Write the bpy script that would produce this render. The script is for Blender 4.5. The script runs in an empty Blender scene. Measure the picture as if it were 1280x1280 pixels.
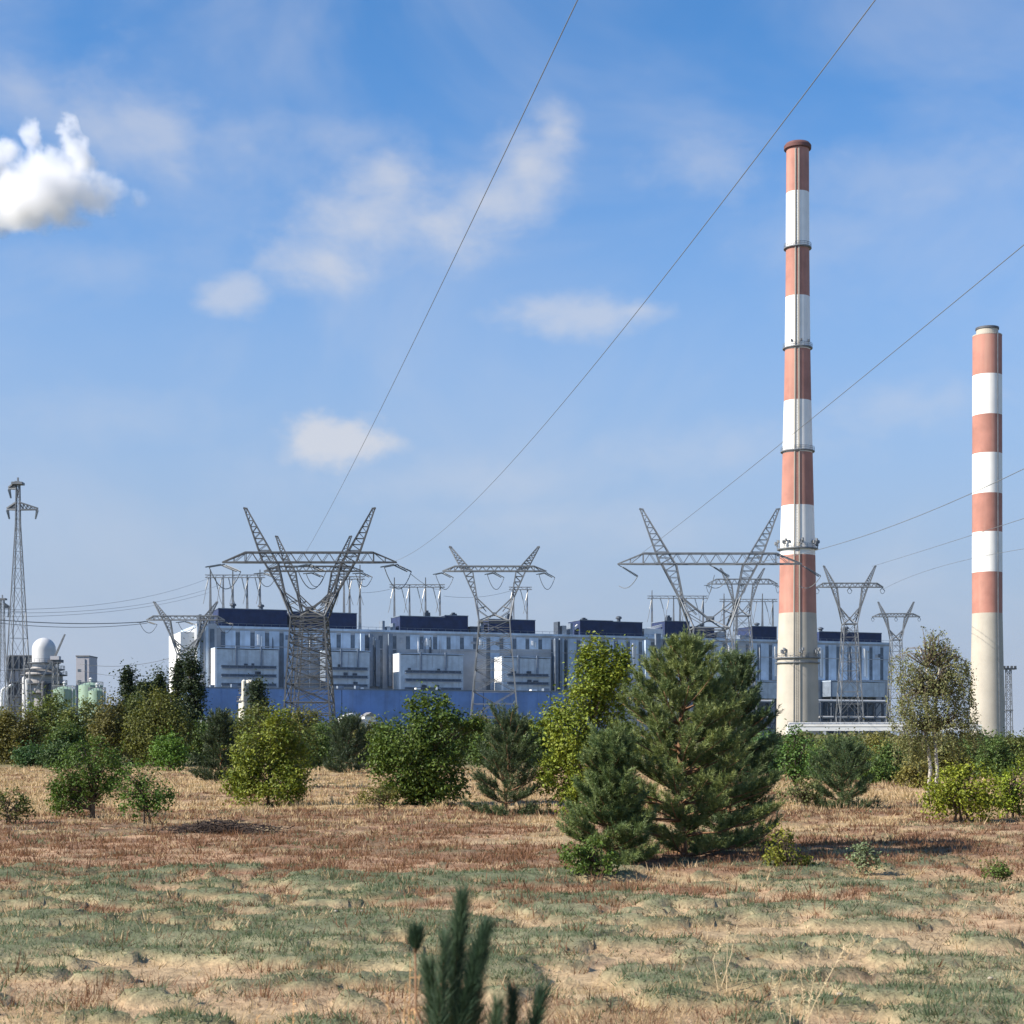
import bpy, math, random
import numpy as np
from mathutils import Vector, noise as mnoise

random.seed(7)
RNG = np.random.default_rng(11)
scene = bpy.context.scene
COL = scene.collection

# ------------------------------------------------------------------ camera, sky, sun, exposure
F = 2000.0            # focal length in units of 1/1280 of the picture width
HOR = 925.0           # height of the horizon in the photograph
H = 1.7               # eye height in metres
HAZE = True
cam_d = bpy.data.cameras.new('camera')
cam = bpy.data.objects.new('camera', cam_d)
COL.objects.link(cam)
cam.location = (0, 0, H)
cam.rotation_euler = (math.radians(90), 0, 0)
cam_d.sensor_width = 36.0
cam_d.lens = F / 1280.0 * 36.0
cam_d.shift_y = (HOR - 640.0) / 1280.0
cam_d.clip_start = 0.1
cam_d.clip_end = 20000
cam_d.dof.use_dof = True
cam_d.dof.focus_distance = 160
cam_d.dof.aperture_fstop = 8.0
scene.camera = cam

SUN_EL = math.radians(34)
SUN_A = math.radians(19)          # how far behind the picture plane the sun stands, on the left
sun_h = Vector((-math.cos(SUN_A), -math.sin(SUN_A), 0))
sun_dir = Vector((sun_h.x * math.cos(SUN_EL), sun_h.y * math.cos(SUN_EL), math.sin(SUN_EL)))
sd = bpy.data.lights.new('sun', 'SUN')
sun = bpy.data.objects.new('sun', sd)
COL.objects.link(sun)
sd.energy = 4.2
sd.angle = math.radians(0.53)
sd.color = (1.0, 0.91, 0.78)
sun.location = (-100, -60, 120)
sun.rotation_euler = (-sun_dir).to_track_quat('-Z', 'Y').to_euler()

scene.view_settings.view_transform = 'Standard'
scene.view_settings.look = 'None'
scene.view_settings.gamma = 1.0
scene.view_settings.use_curve_mapping = False
scene.view_settings.exposure = 1.12

scene.render.engine = 'CYCLES'
cy = scene.cycles
cy.use_denoising = True
cy.max_bounces = 8
cy.diffuse_bounces = 3
cy.glossy_bounces = 2
cy.transmission_bounces = 4
cy.transparent_max_bounces = 8
cy.volume_bounces = 5
cy.volume_step_rate = 1.0
cy.volume_max_steps = 256

world = bpy.data.worlds.new('World')
scene.world = world
world.use_nodes = True


class NT:
    """small helper for building node trees"""
    def __init__(self, tree):
        self.t = tree
        self.n = tree.nodes
        self.l = tree.links

    def new(self, typ, **kw):
        nd = self.n.new(typ)
        for k, v in kw.items():
            setattr(nd, k, v)
        return nd

    def link(self, a, b):
        self.l.new(a, b)

    def math(self, op, a, b=None, c=None, clamp=False):
        nd = self.n.new('ShaderNodeMath')
        nd.operation = op
        nd.use_clamp = clamp
        for i, v in enumerate((a, b, c)):
            if v is None:
                continue
            if isinstance(v, (int, float)):
                nd.inputs[i].default_value = v
            else:
                self.l.new(v, nd.inputs[i])
        return nd.outputs[0]

    def mix(self, fac, a, b, blend='MIX'):
        nd = self.n.new('ShaderNodeMix')
        nd.data_type = 'RGBA'
        nd.blend_type = blend
        for sock, v in ((nd.inputs['Factor'], fac), (nd.inputs['A'], a), (nd.inputs['B'], b)):
            pass
        ins = [nd.inputs[0], nd.inputs[6], nd.inputs[7]]
        for sock, v in zip(ins, (fac, a, b)):
            if isinstance(v, (int, float)):
                sock.default_value = v
            elif isinstance(v, (tuple, list)):
                sock.default_value = tuple(v) + ((1,) if len(v) == 3 else ())
            else:
                self.l.new(v, sock)
        return nd.outputs[2]

    def noise(self, vec, scale, detail=4, rough=0.55, dist=0.0):
        nd = self.n.new('ShaderNodeTexNoise')
        nd.inputs['Scale'].default_value = scale
        nd.inputs['Detail'].default_value = detail
        nd.inputs['Roughness'].default_value = rough
        nd.inputs['Distortion'].default_value = dist
        if vec is not None:
            self.l.new(vec, nd.inputs['Vector'])
        return nd.outputs['Fac']

    def smooth(self, v, lo, hi):
        nd = self.n.new('ShaderNodeMapRange')
        nd.interpolation_type = 'SMOOTHSTEP'
        nd.inputs[1].default_value = lo
        nd.inputs[2].default_value = hi
        self.l.new(v, nd.inputs[0])
        return nd.outputs[0]


def build_world():
    t = NT(world.node_tree)
    t.n.clear()
    out = t.new('ShaderNodeOutputWorld')
    bg = t.new('ShaderNodeBackground')
    bg.inputs['Strength'].default_value = 0.070
    t.link(bg.outputs[0], out.inputs[0])
    sky = t.new('ShaderNodeTexSky')
    sky.sky_type = 'NISHITA'
    sky.sun_disc = False
    sky.sun_elevation = SUN_EL
    sky.sun_rotation = math.atan2(sun_dir.x, sun_dir.y)
    sky.altitude = 0
    sky.air_density = 0.8
    sky.dust_density = 0.3
    sky.ozone_density = 4.0
    tc = t.new('ShaderNodeTexCoord')
    D = tc.outputs['Generated']
    sep = t.new('ShaderNodeSeparateXYZ')
    t.link(D, sep.inputs[0])
    x, y, z = sep.outputs
    az = t.math('ARCTAN2', x, y)
    el = t.math('ARCSINE', z)
    comb = t.new('ShaderNodeCombineXYZ')
    t.link(az, comb.inputs[0])
    t.link(t.math('MULTIPLY', el, 1.5), comb.inputs[1])
    P = comb.outputs[0]
    n1 = t.noise(P, 16.0, 6, 0.58, 0.35)
    n2 = t.noise(P, 5.0, 5, 0.55, 0.6)
    n3 = t.noise(P, 42.0, 4, 0.6, 0.2)
    nn = t.math('ADD', t.math('MULTIPLY', n1, 0.7), t.math('MULTIPLY', n3, 0.3))
    # single cumulus and wisps: centre and radii in picture units, strength, softness
    # (lobes), strength, softness; lobes are centre and radii in picture units
    clouds = [
        ([(490, 226, 74, 60), (452, 282, 120, 68), (410, 325, 120, 54), (545, 275, 140, 64), (610, 250, 110, 56), (655, 205, 74, 58), (695, 162, 48, 46)], 0.74, 1.2),
        ([(290, 366, 56, 34)], 0.55, 0.9), ([(725, 394, 140, 34), (800, 388, 60, 22)], 0.55, 0.9),
        ([(428, 552, 96, 42), (400, 545, 40, 34)], 0.86, 0.7), ([(165, 150, 120, 100), (205, 170, 80, 70)], 0.50, 1.3),
        ([(440, 170, 110, 40)], 0.30, 1.3), ([(880, 212, 110, 50)], 0.36, 1.2), ([(1130, 215, 220, 60)], 0.26, 1.3),
        ([(1150, 505, 140, 46)], 0.34, 1.2), ([(600, 600, 260, 50)], 0.26, 1.3), ([(900, 565, 200, 50)], 0.28, 1.3),
        ([(20, 110, 80, 60)], 0.36, 1.2), ([(1010, 300, 140, 60)], 0.2, 1.3), ([(300, 185, 150, 55)], 0.3, 1.3),
        ([(120, 330, 160, 40)], 0.2, 1.3), ([(700, 650, 300, 40)], 0.22, 1.3), ([(150, 520, 200, 50)], 0.2, 1.3)]
    rr = random.Random(5)
    for i in range(22):       # the same kind of clouds all round the rest of the sky
        a = rr.uniform(0.45, 2 * math.pi - 0.45)
        clouds.append(([('dir', a if a < math.pi else a - 2 * math.pi, rr.uniform(0.1, 0.7),
                       rr.uniform(0.04, 0.1), rr.uniform(0.012, 0.035))], rr.uniform(0.25, 0.6), 1.0))
    tot = None
    for lobes, s, soft in clouds:
        q = None
        for c in lobes:
            if c[0] == 'dir':
                _, a0, e0, ra, re = c
            else:
                cx, cyy, rx, ry = c
                u = (cx - 640) / F
                v = (HOR - cyy) / F
                a0 = math.atan(u)
                e0 = math.atan(v * math.cos(a0))
                ra = rx / F
                re = ry / F
            dx = t.math('MULTIPLY', t.math('SUBTRACT', az, a0), 1 / ra)
            dy = t.math('MULTIPLY', t.math('SUBTRACT', el, e0), 1 / re)
            q1 = t.math('ADD', t.math('MULTIPLY', dx, dx), t.math('MULTIPLY', dy, dy))
            if q is None:
                q = q1
            else:
                sm = t.new('ShaderNodeMath', operation='SMOOTH_MIN')
                t.link(q, sm.inputs[0])
                t.link(q1, sm.inputs[1])
                sm.inputs[2].default_value = 0.5
                q = sm.outputs[0]
        q = t.math('MAXIMUM', q, 0.0)
        m = t.math('SUBTRACT', 1.0, t.math('SQRT', q))
        m = t.math('ADD', m, t.math('MULTIPLY', t.math('SUBTRACT', nn, 0.50), 2.0 if len(lobes) > 3 else 2.4))
        m = t.math('MULTIPLY', t.smooth(m, -0.05, soft), s)
        # no cloud outside twice its own radius
        m = t.math('MULTIPLY', m, t.smooth(q, 3.4, 0.9))
        tot = m if tot is None else t.math('MAXIMUM', tot, m)
    veil = t.math('MULTIPLY', t.smooth(n2, 0.38, 0.80), 0.32)
    low = t.smooth(el, 0.44, 0.02)
    tot = t.math('ADD', tot, t.math('MULTIPLY', t.math('SUBTRACT', 1.0, tot), veil))
    skyc = t.mix(low, t.mix(1.0, sky.outputs[0], (0.70, 1.19, 1.42), 'MULTIPLY'), (2.62, 3.2, 4.2))
    cl = t.mix(tot, skyc, (4.4, 4.55, 5.0))
    t.link(cl, bg.inputs['Color'])


build_world()

# ------------------------------------------------------------------ helpers

def W(px, py, Y):
    """a point seen at (px, py) of the 1280 photograph that stands Y metres ahead"""
    return Vector(((px - 640) / F * Y, Y, H + (HOR - py) / F * Y))


def _hash(ix, iy, seed):
    h = (ix.astype(np.int64) * 374761393 + iy.astype(np.int64) * 668265263 + seed * 974634777) & 0xFFFFFFFF
    h = ((h ^ (h >> 13)) * 1274126177) & 0xFFFFFFFF
    h = h ^ (h >> 16)
    return (h & 0xFFFF) / 65535.0


def vnoise(x, y, seed=0):
    ix = np.floor(x)
    iy = np.floor(y)
    fx = x - ix
    fy = y - iy
    fx = fx * fx * (3 - 2 * fx)
    fy = fy * fy * (3 - 2 * fy)
    a = _hash(ix, iy, seed)
    b = _hash(ix + 1, iy, seed)
    c = _hash(ix, iy + 1, seed)
    d = _hash(ix + 1, iy + 1, seed)
    return (a * (1 - fx) + b * fx) * (1 - fy) + (c * (1 - fx) + d * fx) * fy


def fbm(x, y, seed=0, octs=4, gain=0.5):
    s = 0
    amp = 1.0
    tot = 0
    for i in range(octs):
        s = s + amp * vnoise(x * 2 ** i + 17.3 * i, y * 2 ** i - 9.1 * i, seed + i)
        tot += amp
        amp *= gain
    return s / tot


def sstep(a, b, x):
    t = np.clip((x - a) / (b - a), 0, 1)
    return t * t * (3 - 2 * t)


def zones(x, y):
    """how much heath green, red-brown sorrel, straw and bare sand grows at a point of the field"""
    n1 = fbm(x / 1.9, y / 1.5, 31, 4)
    n2 = fbm(x / 3.4, y / 2.2, 47, 4)
    n3 = fbm(x / 0.5, y / 0.36, 59, 3)
    n4 = fbm(x / 5.0, y / 3.0, 77, 3)
    n5 = fbm(x / 0.9, y / 0.8, 63, 3)
    n6 = fbm(x / 0.7, y / 0.4, 83, 3)
    u = x / np.maximum(y, 1)
    y = y + (8.0 * (fbm(x / 3.5, y / 3.0, 101, 3) - 0.5)) * sstep(9, 20, y)
    # heath: a near left patch, a near right patch and scattered cushions
    gl = sstep(12.2, 13.6, y) * (1 - sstep(18.5, 20.5, y)) * (1 - sstep(-0.03, 0.16, u))
    gr = sstep(9.0, 9.8, y) * (1 - sstep(12.6, 14.2, y)) * sstep(0.04, 0.16, u)
    gm = sstep(9, 12, y) * (1 - sstep(18, 23, y))
    g = 0.92 * sstep(0.545, 0.60, n1 * 0.38 + n3 * 0.62 + 0.095 * gl + 0.085 * gr) * (1 - 0.75 * sstep(20, 24, y))
    # red-brown sorrel: the middle band, strongest on the left
    rl = sstep(19.0, 21.5, y) * (1 - sstep(33, 42, y))
    r = sstep(0.47, 0.56, n2 * 0.45 + n5 * 0.45 + 0.14 * rl * (1 - 0.75 * sstep(-0.06, 0.08, u)) + 0.035 * rl)
    r = 0.9 * r * (1 - g) * (0.35 + 0.65 * sstep(12, 20, y))
    # bare sand
    s = 0.95 * sstep(0.50, 0.56, n4 * 0.35 + (1 - n1) * 0.2 + n6 * .40 + 0.07 * (1 - sstep(10, 26, y))) * (1 - g * 0.8) * (1 - 0.8 * sstep(30, 38, y)) * (1 - 0.6 * r)
    st = np.clip(1 - g - r - s, 0, 1)
    return g, r, st, s


def gz(x, y):
    """height of the field"""
    x = np.asarray(x, float)
    y = np.asarray(y, float)
    near = 1 - sstep(55, 130, y)
    b = 0.12 * (fbm(x / 0.8, y / 0.55, 3, 4) - 0.5)
    b = b + 0.14 * (fbm(x / 9.0, y / 6.0, 8, 2) - 0.5)
    zz_ = zones(x, y)
    b = b * (1 - .45 * zz_[3]) + 0.10 * (zz_[0] - .3) + 0.05 * zz_[1]
    rid = np.abs(fbm(x / 2.6, y / 1.2, 21, 3) - 0.5)
    b = b - 0.06 * rid * sstep(8, 14, y)
    return b * near


def link(o):
    COL.objects.link(o)
    return o


def empty(name, loc, rz=0.0):
    o = bpy.data.objects.new(name, None)
    o.location = loc
    o.rotation_euler = (0, 0, rz)
    o.empty_display_size = 0.5
    return link(o)


def tag(o, label=None, cat=None, group=None, kind=None):
    if label:
        o['label'] = label
    if cat:
        o['category'] = cat
    if group:
        o['group'] = group
    if kind:
        o['kind'] = kind
    return o


def thing(name, label, cat, loc, rz=0.0, group=None):
    return tag(empty(name, loc, rz), label, cat, group)


def npmesh(name, verts, faces, mat, parent=None, cols=None, smooth=False):
    me = bpy.data.meshes.new(name)
    verts = np.ascontiguousarray(verts, np.float32)
    faces = np.ascontiguousarray(faces, np.int32)
    k = faces.shape[1]
    me.vertices.add(len(verts))
    me.vertices.foreach_set('co', verts.ravel())
    me.loops.add(faces.size)
    me.loops.foreach_set('vertex_index', faces.ravel())
    me.polygons.add(len(faces))
    me.polygons.foreach_set('loop_start', np.arange(0, faces.size, k, dtype=np.int32))
    me.polygons.foreach_set('use_smooth', np.full(len(faces), smooth))
    me.update(calc_edges=True)
    if cols is not None:
        a = me.color_attributes.new('Col', 'FLOAT_COLOR', 'POINT')
        rgba = np.ones((len(verts), 4), np.float32)
        rgba[:, :3] = cols
        a.data.foreach_set('color', rgba.ravel())
    me.materials.append(mat)
    o = bpy.data.objects.new(name, me)
    if parent:
        o.parent = parent
    return link(o)


class MB:
    """collects shapes into one mesh"""
    def __init__(self):
        self.v = []
        self.f = []

    def box(self, x0, x1, y0, y1, z0, z1):
        b = len(self.v)
        self.v += [(x0, y0, z0), (x1, y0, z0), (x1, y1, z0), (x0, y1, z0),
                   (x0, y0, z1), (x1, y0, z1), (x1, y1, z1), (x0, y1, z1)]
        self.f += [(b, b + 3, b + 2, b + 1), (b + 4, b + 5, b + 6, b + 7), (b, b + 1, b + 5, b + 4),
                   (b + 1, b + 2, b + 6, b + 5), (b + 2, b + 3, b + 7, b + 6), (b + 3, b, b + 4, b + 7)]
        return self

    def bar(self, p, q, w, n=4, w2=None):
        p = Vector(p)
        q = Vector(q)
        d = q - p
        if d.length < 1e-6:
            return self
        d.normalize()
        a = Vector((0, 0, 1)) if abs(d.z) < 0.9 else Vector((1, 0, 0))
        u = d.cross(a).normalized()
        v = d.cross(u)
        w2 = w if w2 is None else w2
        b = len(self.v)
        for c, r in ((p, w / 2), (q, w2 / 2)):
            for i in range(n):
                t = 2 * math.pi * (i + 0.5) / n
                s = r * (1.414 if n == 4 else 1.0)
                self.v.append(tuple(c + u * (math.cos(t) * s) + v * (math.sin(t) * s)))
        for i in range(n):
            j = (i + 1) % n
            self.f.append((b + i, b + j, b + n + j, b + n + i))
        self.f.append(tuple(b + i for i in reversed(range(n))))
        self.f.append(tuple(b + n + i for i in range(n)))
        return self

    def tube(self, pts, r, n=6):
        """r: one radius or one per point"""
        pts = [Vector(p) for p in pts]
        rs = r if isinstance(r, (list, tuple)) else [r] * len(pts)
        b = len(self.v)
        ref = None
        for i, p in enumerate(pts):
            d = (pts[min(i + 1, len(pts) - 1)] - pts[max(i - 1, 0)]).normalized()
            if ref is None:
                a = Vector((0, 0, 1)) if abs(d.z) < 0.9 else Vector((1, 0, 0))
                ref = d.cross(a).normalized()
            u = (ref - d * ref.dot(d)).normalized()
            ref = u
            v = d.cross(u)
            for k in range(n):
                t = 2 * math.pi * k / n
                self.v.append(tuple(p + (u * math.cos(t) + v * math.sin(t)) * rs[i]))
        for i in range(len(pts) - 1):
            for k in range(n):
                j = (k + 1) % n
                self.f.append((b + i * n + k, b + i * n + j, b + (i + 1) * n + j, b + (i + 1) * n + k))
        self.f.append(tuple(b + k for k in reversed(range(n))))
        e = b + (len(pts) - 1) * n
        self.f.append(tuple(e + k for k in range(n)))
        return self

    def lathe(self, prof, n=32, c=(0, 0), caps=True):
        b = len(self.v)
        for r, z in prof:
            for k in range(n):
                t = 2 * math.pi * k / n
                self.v.append((c[0] + r * math.cos(t), c[1] + r * math.sin(t), z))
        for i in range(len(prof) - 1):
            for k in range(n):
                j = (k + 1) % n
                self.f.append((b + i * n + k, b + i * n + j, b + (i + 1) * n + j, b + (i + 1) * n + k))
        if caps:
            self.f.append(tuple(b + k for k in reversed(range(n))))
            e = b + (len(prof) - 1) * n
            self.f.append(tuple(e + k for k in range(n)))
        return self

    def prism(self, poly, y0, y1):
        """poly in x-z, pushed from y0 to y1"""
        b = len(self.v)
        n = len(poly)
        for y in (y0, y1):
            for (x, z) in poly:
                self.v.append((x, y, z))
        for i in range(n):
            j = (i + 1) % n
            self.f.append((b + i, b + j, b + n + j, b + n + i))
        self.f.append(tuple(b + i for i in reversed(range(n))))
        self.f.append(tuple(b + n + i for i in range(n)))
        return self

    def build(self, name, mat, parent=None, smooth=False, angle=None):
        me = bpy.data.meshes.new(name)
        me.from_pydata(self.v, [], self.f)
        me.update()
        if smooth:
            me.polygons.foreach_set('use_smooth', [True] * len(me.polygons))
            if angle:
                me.set_sharp_from_angle(angle=math.radians(angle))
        me.materials.append(mat)
        o = bpy.data.objects.new(name, me)
        if parent:
            o.parent = parent
        return link(o)


# ------------------------------------------------------------------ materials

def mat_paint(name, col, rough=0.6, var=0.25, scale=0.4, streak=0.0, bump=0.0, metallic=0.0, dirt=(0.12, 0.11, 0.1), stretch=(1, 1, 1)):
    m = bpy.data.materials.new(name)
    m.use_nodes = True
    t = NT(m.node_tree)
    bs = t.n['Principled BSDF']
    bs.inputs['Roughness'].default_value = rough
    bs.inputs['Metallic'].default_value = metallic
    tc = t.new('ShaderNodeTexCoord')
    mp = t.new('ShaderNodeMapping')
    mp.inputs['Scale'].default_value = stretch
    t.link(tc.outputs['Object'], mp.inputs[0])
    n = t.noise(mp.outputs[0], scale, 5, 0.6)
    dark = tuple(c * (1 - var) for c in col)
    light = tuple(min(0.9, c * (1 + var * 0.6)) for c in col)
    c = t.mix(t.smooth(n, 0.3, 0.7), dark, light)
    if streak > 0:
        mp2 = t.new('ShaderNodeMapping')
        mp2.inputs['Scale'].default_value = (1.0, 1.0, 0.05)
        t.link(tc.outputs['Object'], mp2.inputs[0])
        s = t.noise(mp2.outputs[0], scale * 2.5, 4, 0.6)
        c = t.mix(t.math('MULTIPLY', t.smooth(s, 0.48, 0.75), streak), c, dirt)
    t.link(c, bs.inputs['Base Color'])
    if bump > 0:
        bn = t.new('ShaderNodeBump')
        bn.inputs['Strength'].default_value = bump
        t.link(t.noise(mp.outputs[0], scale * 8, 4), bn.inputs['Height'])
        t.link(bn.outputs[0], bs.inputs['Normal'])
    return m


def mat_leaf(name, trans=0.3, rough=0.55, sheen=0.25):
    m = bpy.data.materials.new(name)
    m.use_nodes = True
    t = NT(m.node_tree)
    bs = t.n['Principled BSDF']
    out = t.n['Material Output']
    at = t.new('ShaderNodeVertexColor')
    at.layer_name = 'Col'
    t.link(at.outputs[0], bs.inputs['Base Color'])
    bs.inputs['Roughness'].default_value = rough
    bs.inputs['Specular IOR Level'].default_value = sheen
    tr = t.new('ShaderNodeBsdfTranslucent')
    t.link(t.mix(1.0, at.outputs[0], (1.25, 1.2, 0.7), 'MULTIPLY'), tr.inputs[0])
    mx = t.new('ShaderNodeMixShader')
    mx.inputs[0].default_value = trans
    t.link(bs.outputs[0], mx.inputs[1])
    t.link(tr.outputs[0], mx.inputs[2])
    t.link(mx.outputs[0], out.inputs[0])
    return m


M = {}
M['leaf'] = mat_leaf('leaf', 0.22)
M['needle'] = mat_leaf('needle', 0.15, 0.5, 0.3)
M['grass'] = mat_leaf('grass', 0.3, 0.7, 0.1)
M['bark'] = mat_paint('bark', (0.10, 0.075, 0.055), 0.9, 0.4, 14, bump=0.4)
M['pine_bark'] = mat_paint('pine_bark', (0.22, 0.12, 0.065), 0.9, 0.4, 12, bump=0.4)
M['birch_bark'] = mat_paint('birch_bark', (0.45, 0.42, 0.37), 0.7, 0.25, 9, streak=0.25, stretch=(1, 1, 3))
M['twig'] = mat_paint('twig', (0.13, 0.10, 0.07), 0.9, 0.3, 8)
M['galv'] = mat_paint('galvanised_steel', (0.16, 0.175, 0.195), 0.6, 0.2, 0.6, metallic=0.2)
M['galv_dark'] = mat_paint('weathered_steel', (0.07, 0.076, 0.085), 0.6, 0.25, 0.6)
M['wire'] = mat_paint('wire', (0.14, 0.15, 0.16), 0.55, 0.1, 0.5)
M['insul'] = mat_paint('insulator_glass', (0.07, 0.09, 0.11), 0.3, 0.2, 1)
M['red'] = mat_paint('faded_red_paint', (0.37, 0.168, 0.13), 0.8, 0.2, 0.12, streak=0.5, dirt=(0.44, 0.27, 0.21))
M['white'] = mat_paint('chimney_white_paint', (0.80, 0.79, 0.76), 0.75, 0.08, 0.12, streak=0.45, dirt=(0.55, 0.52, 0.48))
M['concrete'] = mat_paint('chimney_concrete', (0.42, 0.388, 0.33), 0.85, 0.1, 0.15, streak=0.25, bump=0.1, dirt=(0.28, 0.25, 0.21))
M['panel'] = mat_paint('facade_panel', (0.45, 0.55, 0.67), 0.6, 0.2, 0.15, streak=0.55, dirt=(0.25, 0.29, 0.34))
M['panel_grey'] = mat_paint('facade_grey', (0.36, 0.38, 0.41), 0.7, 0.15, 0.15, streak=0.35, dirt=(0.22, 0.23, 0.25))
M['panel_white'] = mat_paint('white_panel', (0.70, 0.71, 0.71), 0.6, 0.06, 0.2, streak=0.2, dirt=(0.45, 0.46, 0.47))
M['filter'] = mat_paint('filter_panel', (0.48, 0.54, 0.59), 0.6, 0.2, 0.25, streak=0.6, dirt=(0.24, 0.26, 0.28))
M['navy'] = mat_paint('navy_cladding', (0.012, 0.026, 0.085), 0.9, 0.25, 0.3, streak=0.2, dirt=(0.03, 0.045, 0.11))
M['window'] = mat_paint('dark_window_strip', (0.085, 0.12, 0.165), 0.4, 0.3, 0.4)
M['blue'] = mat_paint('blue_cladding', (0.16, 0.28, 0.56), 0.85, 0.2, 0.1, streak=0.4, dirt=(0.13, 0.18, 0.30))
M['roof'] = mat_paint('grey_roof', (0.22, 0.22, 0.23), 0.9, 0.2, 0.2)
M['steel_dark'] = mat_paint('dark_steelwork', (0.05, 0.065, 0.09), 0.6, 0.2, 0.5)
M['steel_blue'] = mat_paint('blue_grey_steelwork', (0.16, 0.20, 0.26), 0.6, 0.2, 0.5)
M['gallery'] = mat_paint('gallery_gap', (0.10, 0.12, 0.15), 0.8, 0.3, 0.8)
M['tank_green'] = mat_paint('green_tank_paint', (0.24, 0.34, 0.26), 0.5, 0.1, 0.4, streak=0.25, dirt=(0.10, 0.2, 0.14))
M['silo'] = mat_paint('silo_metal', (0.52, 0.53, 0.54), 0.45, 0.1, 0.3, streak=0.2, dirt=(0.35, 0.35, 0.36))
M['plant_grey'] = mat_paint('plant_concrete', (0.36, 0.35, 0.35), 0.8, 0.2, 0.3, streak=0.4, dirt=(0.18, 0.17, 0.17))
M['plant_dark'] = mat_paint('plant_dark', (0.08, 0.085, 0.1), 0.7, 0.3, 0.5)
M['lavender'] = mat_paint('pale_cladding', (0.42, 0.42, 0.46), 0.6, 0.08, 0.2)
M['dead'] = mat_paint('dark_twigs', (0.05, 0.035, 0.028), 0.95, 0.3, 4)
M['stone'] = mat_paint('pale_stone', (0.36, 0.32, 0.26), 0.9, 0.2, 6, bump=0.3)

# ------------------------------------------------------------------ the field

def build_ground():
    ys = [-6.0]
    while ys[-1] < 115:
        y = ys[-1]
        ys.append(y + 0.055 + 0.0052 * max(y, 0))
    while ys[-1] < 9000:
        ys.append(ys[-1] * 1.18)
    ys = np.array(ys)
    ts = np.concatenate([np.linspace(-3, -0.52, 40), np.linspace(-0.5, 0.5, 361), np.linspace(0.52, 3, 40)])
    T, Y = np.meshgrid(ts, ys)
    X = T * (np.maximum(Y, -2) + 7)
    Z = gz(X, Y)
    n = len(ts)
    verts = np.stack([X, Y, Z], -1).reshape(-1, 3)
    g, r, st, s = zones(X, Y)
    base = np.array
    sand = base([0.385, 0.285, 0.175])
    straw = base([0.33, 0.24, 0.14])
    green = base([0.115, 0.135, 0.08])
    red = base([0.21, 0.12, 0.078])
    straw = straw * (1 + .35 * sstep(27, 36, Y)[..., None])
    C = (g[..., None] * green + r[..., None] * red + s[..., None] * sand + st[..., None] * straw)
    far = sstep(70, 120, Y)[..., None]
    C = C * (1 - far) + far * base([0.13, 0.12, 0.06])
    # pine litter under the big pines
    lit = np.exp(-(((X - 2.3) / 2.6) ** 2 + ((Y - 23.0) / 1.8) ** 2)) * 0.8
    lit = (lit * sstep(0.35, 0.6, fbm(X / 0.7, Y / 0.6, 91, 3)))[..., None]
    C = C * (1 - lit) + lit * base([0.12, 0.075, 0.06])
    # dark plants and patches; the long one on the right paints a cast shadow
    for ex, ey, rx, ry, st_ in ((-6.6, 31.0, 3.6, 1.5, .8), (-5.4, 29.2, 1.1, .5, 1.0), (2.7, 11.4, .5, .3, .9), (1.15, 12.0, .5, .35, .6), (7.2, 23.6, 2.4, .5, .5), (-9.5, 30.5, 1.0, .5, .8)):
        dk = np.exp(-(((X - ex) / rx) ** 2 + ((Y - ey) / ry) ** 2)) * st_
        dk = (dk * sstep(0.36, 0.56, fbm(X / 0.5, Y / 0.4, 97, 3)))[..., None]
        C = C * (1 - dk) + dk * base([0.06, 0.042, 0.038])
    v = (0.78 + 0.44 * fbm(X / 0.35, Y / 0.3, 5, 3))[..., None]
    C = C * v
    i = np.arange((len(ys) - 1) * n).reshape(len(ys) - 1, n)[:, :-1]
    faces = np.stack([i, i + 1, i + n + 1, i + n], -1).reshape(-1, 4)
    m = bpy.data.materials.new('sandy_soil')
    m.use_nodes = True
    t = NT(m.node_tree)
    bs = t.n['Principled BSDF']
    bs.inputs['Roughness'].default_value = 0.95
    bs.inputs['Specular IOR Level'].default_value = 0.1
    at = t.new('ShaderNodeVertexColor')
    at.layer_name = 'Col'
    tc = t.new('ShaderNodeTexCoord')
    n1 = t.noise(tc.outputs['Object'], 9.0, 6, 0.65)
    n2 = t.noise(tc.outputs['Object'], 45.0, 4, 0.6)
    f = t.math('ADD', t.math('MULTIPLY', n1, 1.6), t.math('MULTIPLY', n2, 1.1))
    f = t.math('ADD', f, -0.35)
    cm = t.new('ShaderNodeVectorMath', operation='SCALE')
    t.link(at.outputs[0], cm.inputs[0])
    t.link(f, cm.inputs['Scale'])
    t.link(cm.outputs[0], bs.inputs['Base Color'])
    bn = t.new('ShaderNodeBump')
    bn.inputs['Strength'].default_value = 0.7
    bn.inputs['Distance'].default_value = 0.05
    t.link(n1, bn.inputs['Height'])
    t.link(bn.outputs[0], bs.inputs['Normal'])
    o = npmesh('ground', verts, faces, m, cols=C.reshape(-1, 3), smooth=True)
    tag(o, 'sandy heath field with dry grass running back to the power station', 'ground', kind='structure')


build_ground()

# ------------------------------------------------------------------ chimneys

def band(name, z0, z1, rf, mat, parent, n=48, steps=3, label=None, off=0.0):
    prof = [(rf(z0 + (z1 - z0) * i / steps) + off, z0 + (z1 - z0) * i / steps) for i in range(steps + 1)]
    o = MB().lathe(prof, n, caps=False).build(name, mat, parent, smooth=True)
    if label:
        o['label'] = label
    return o


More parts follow.
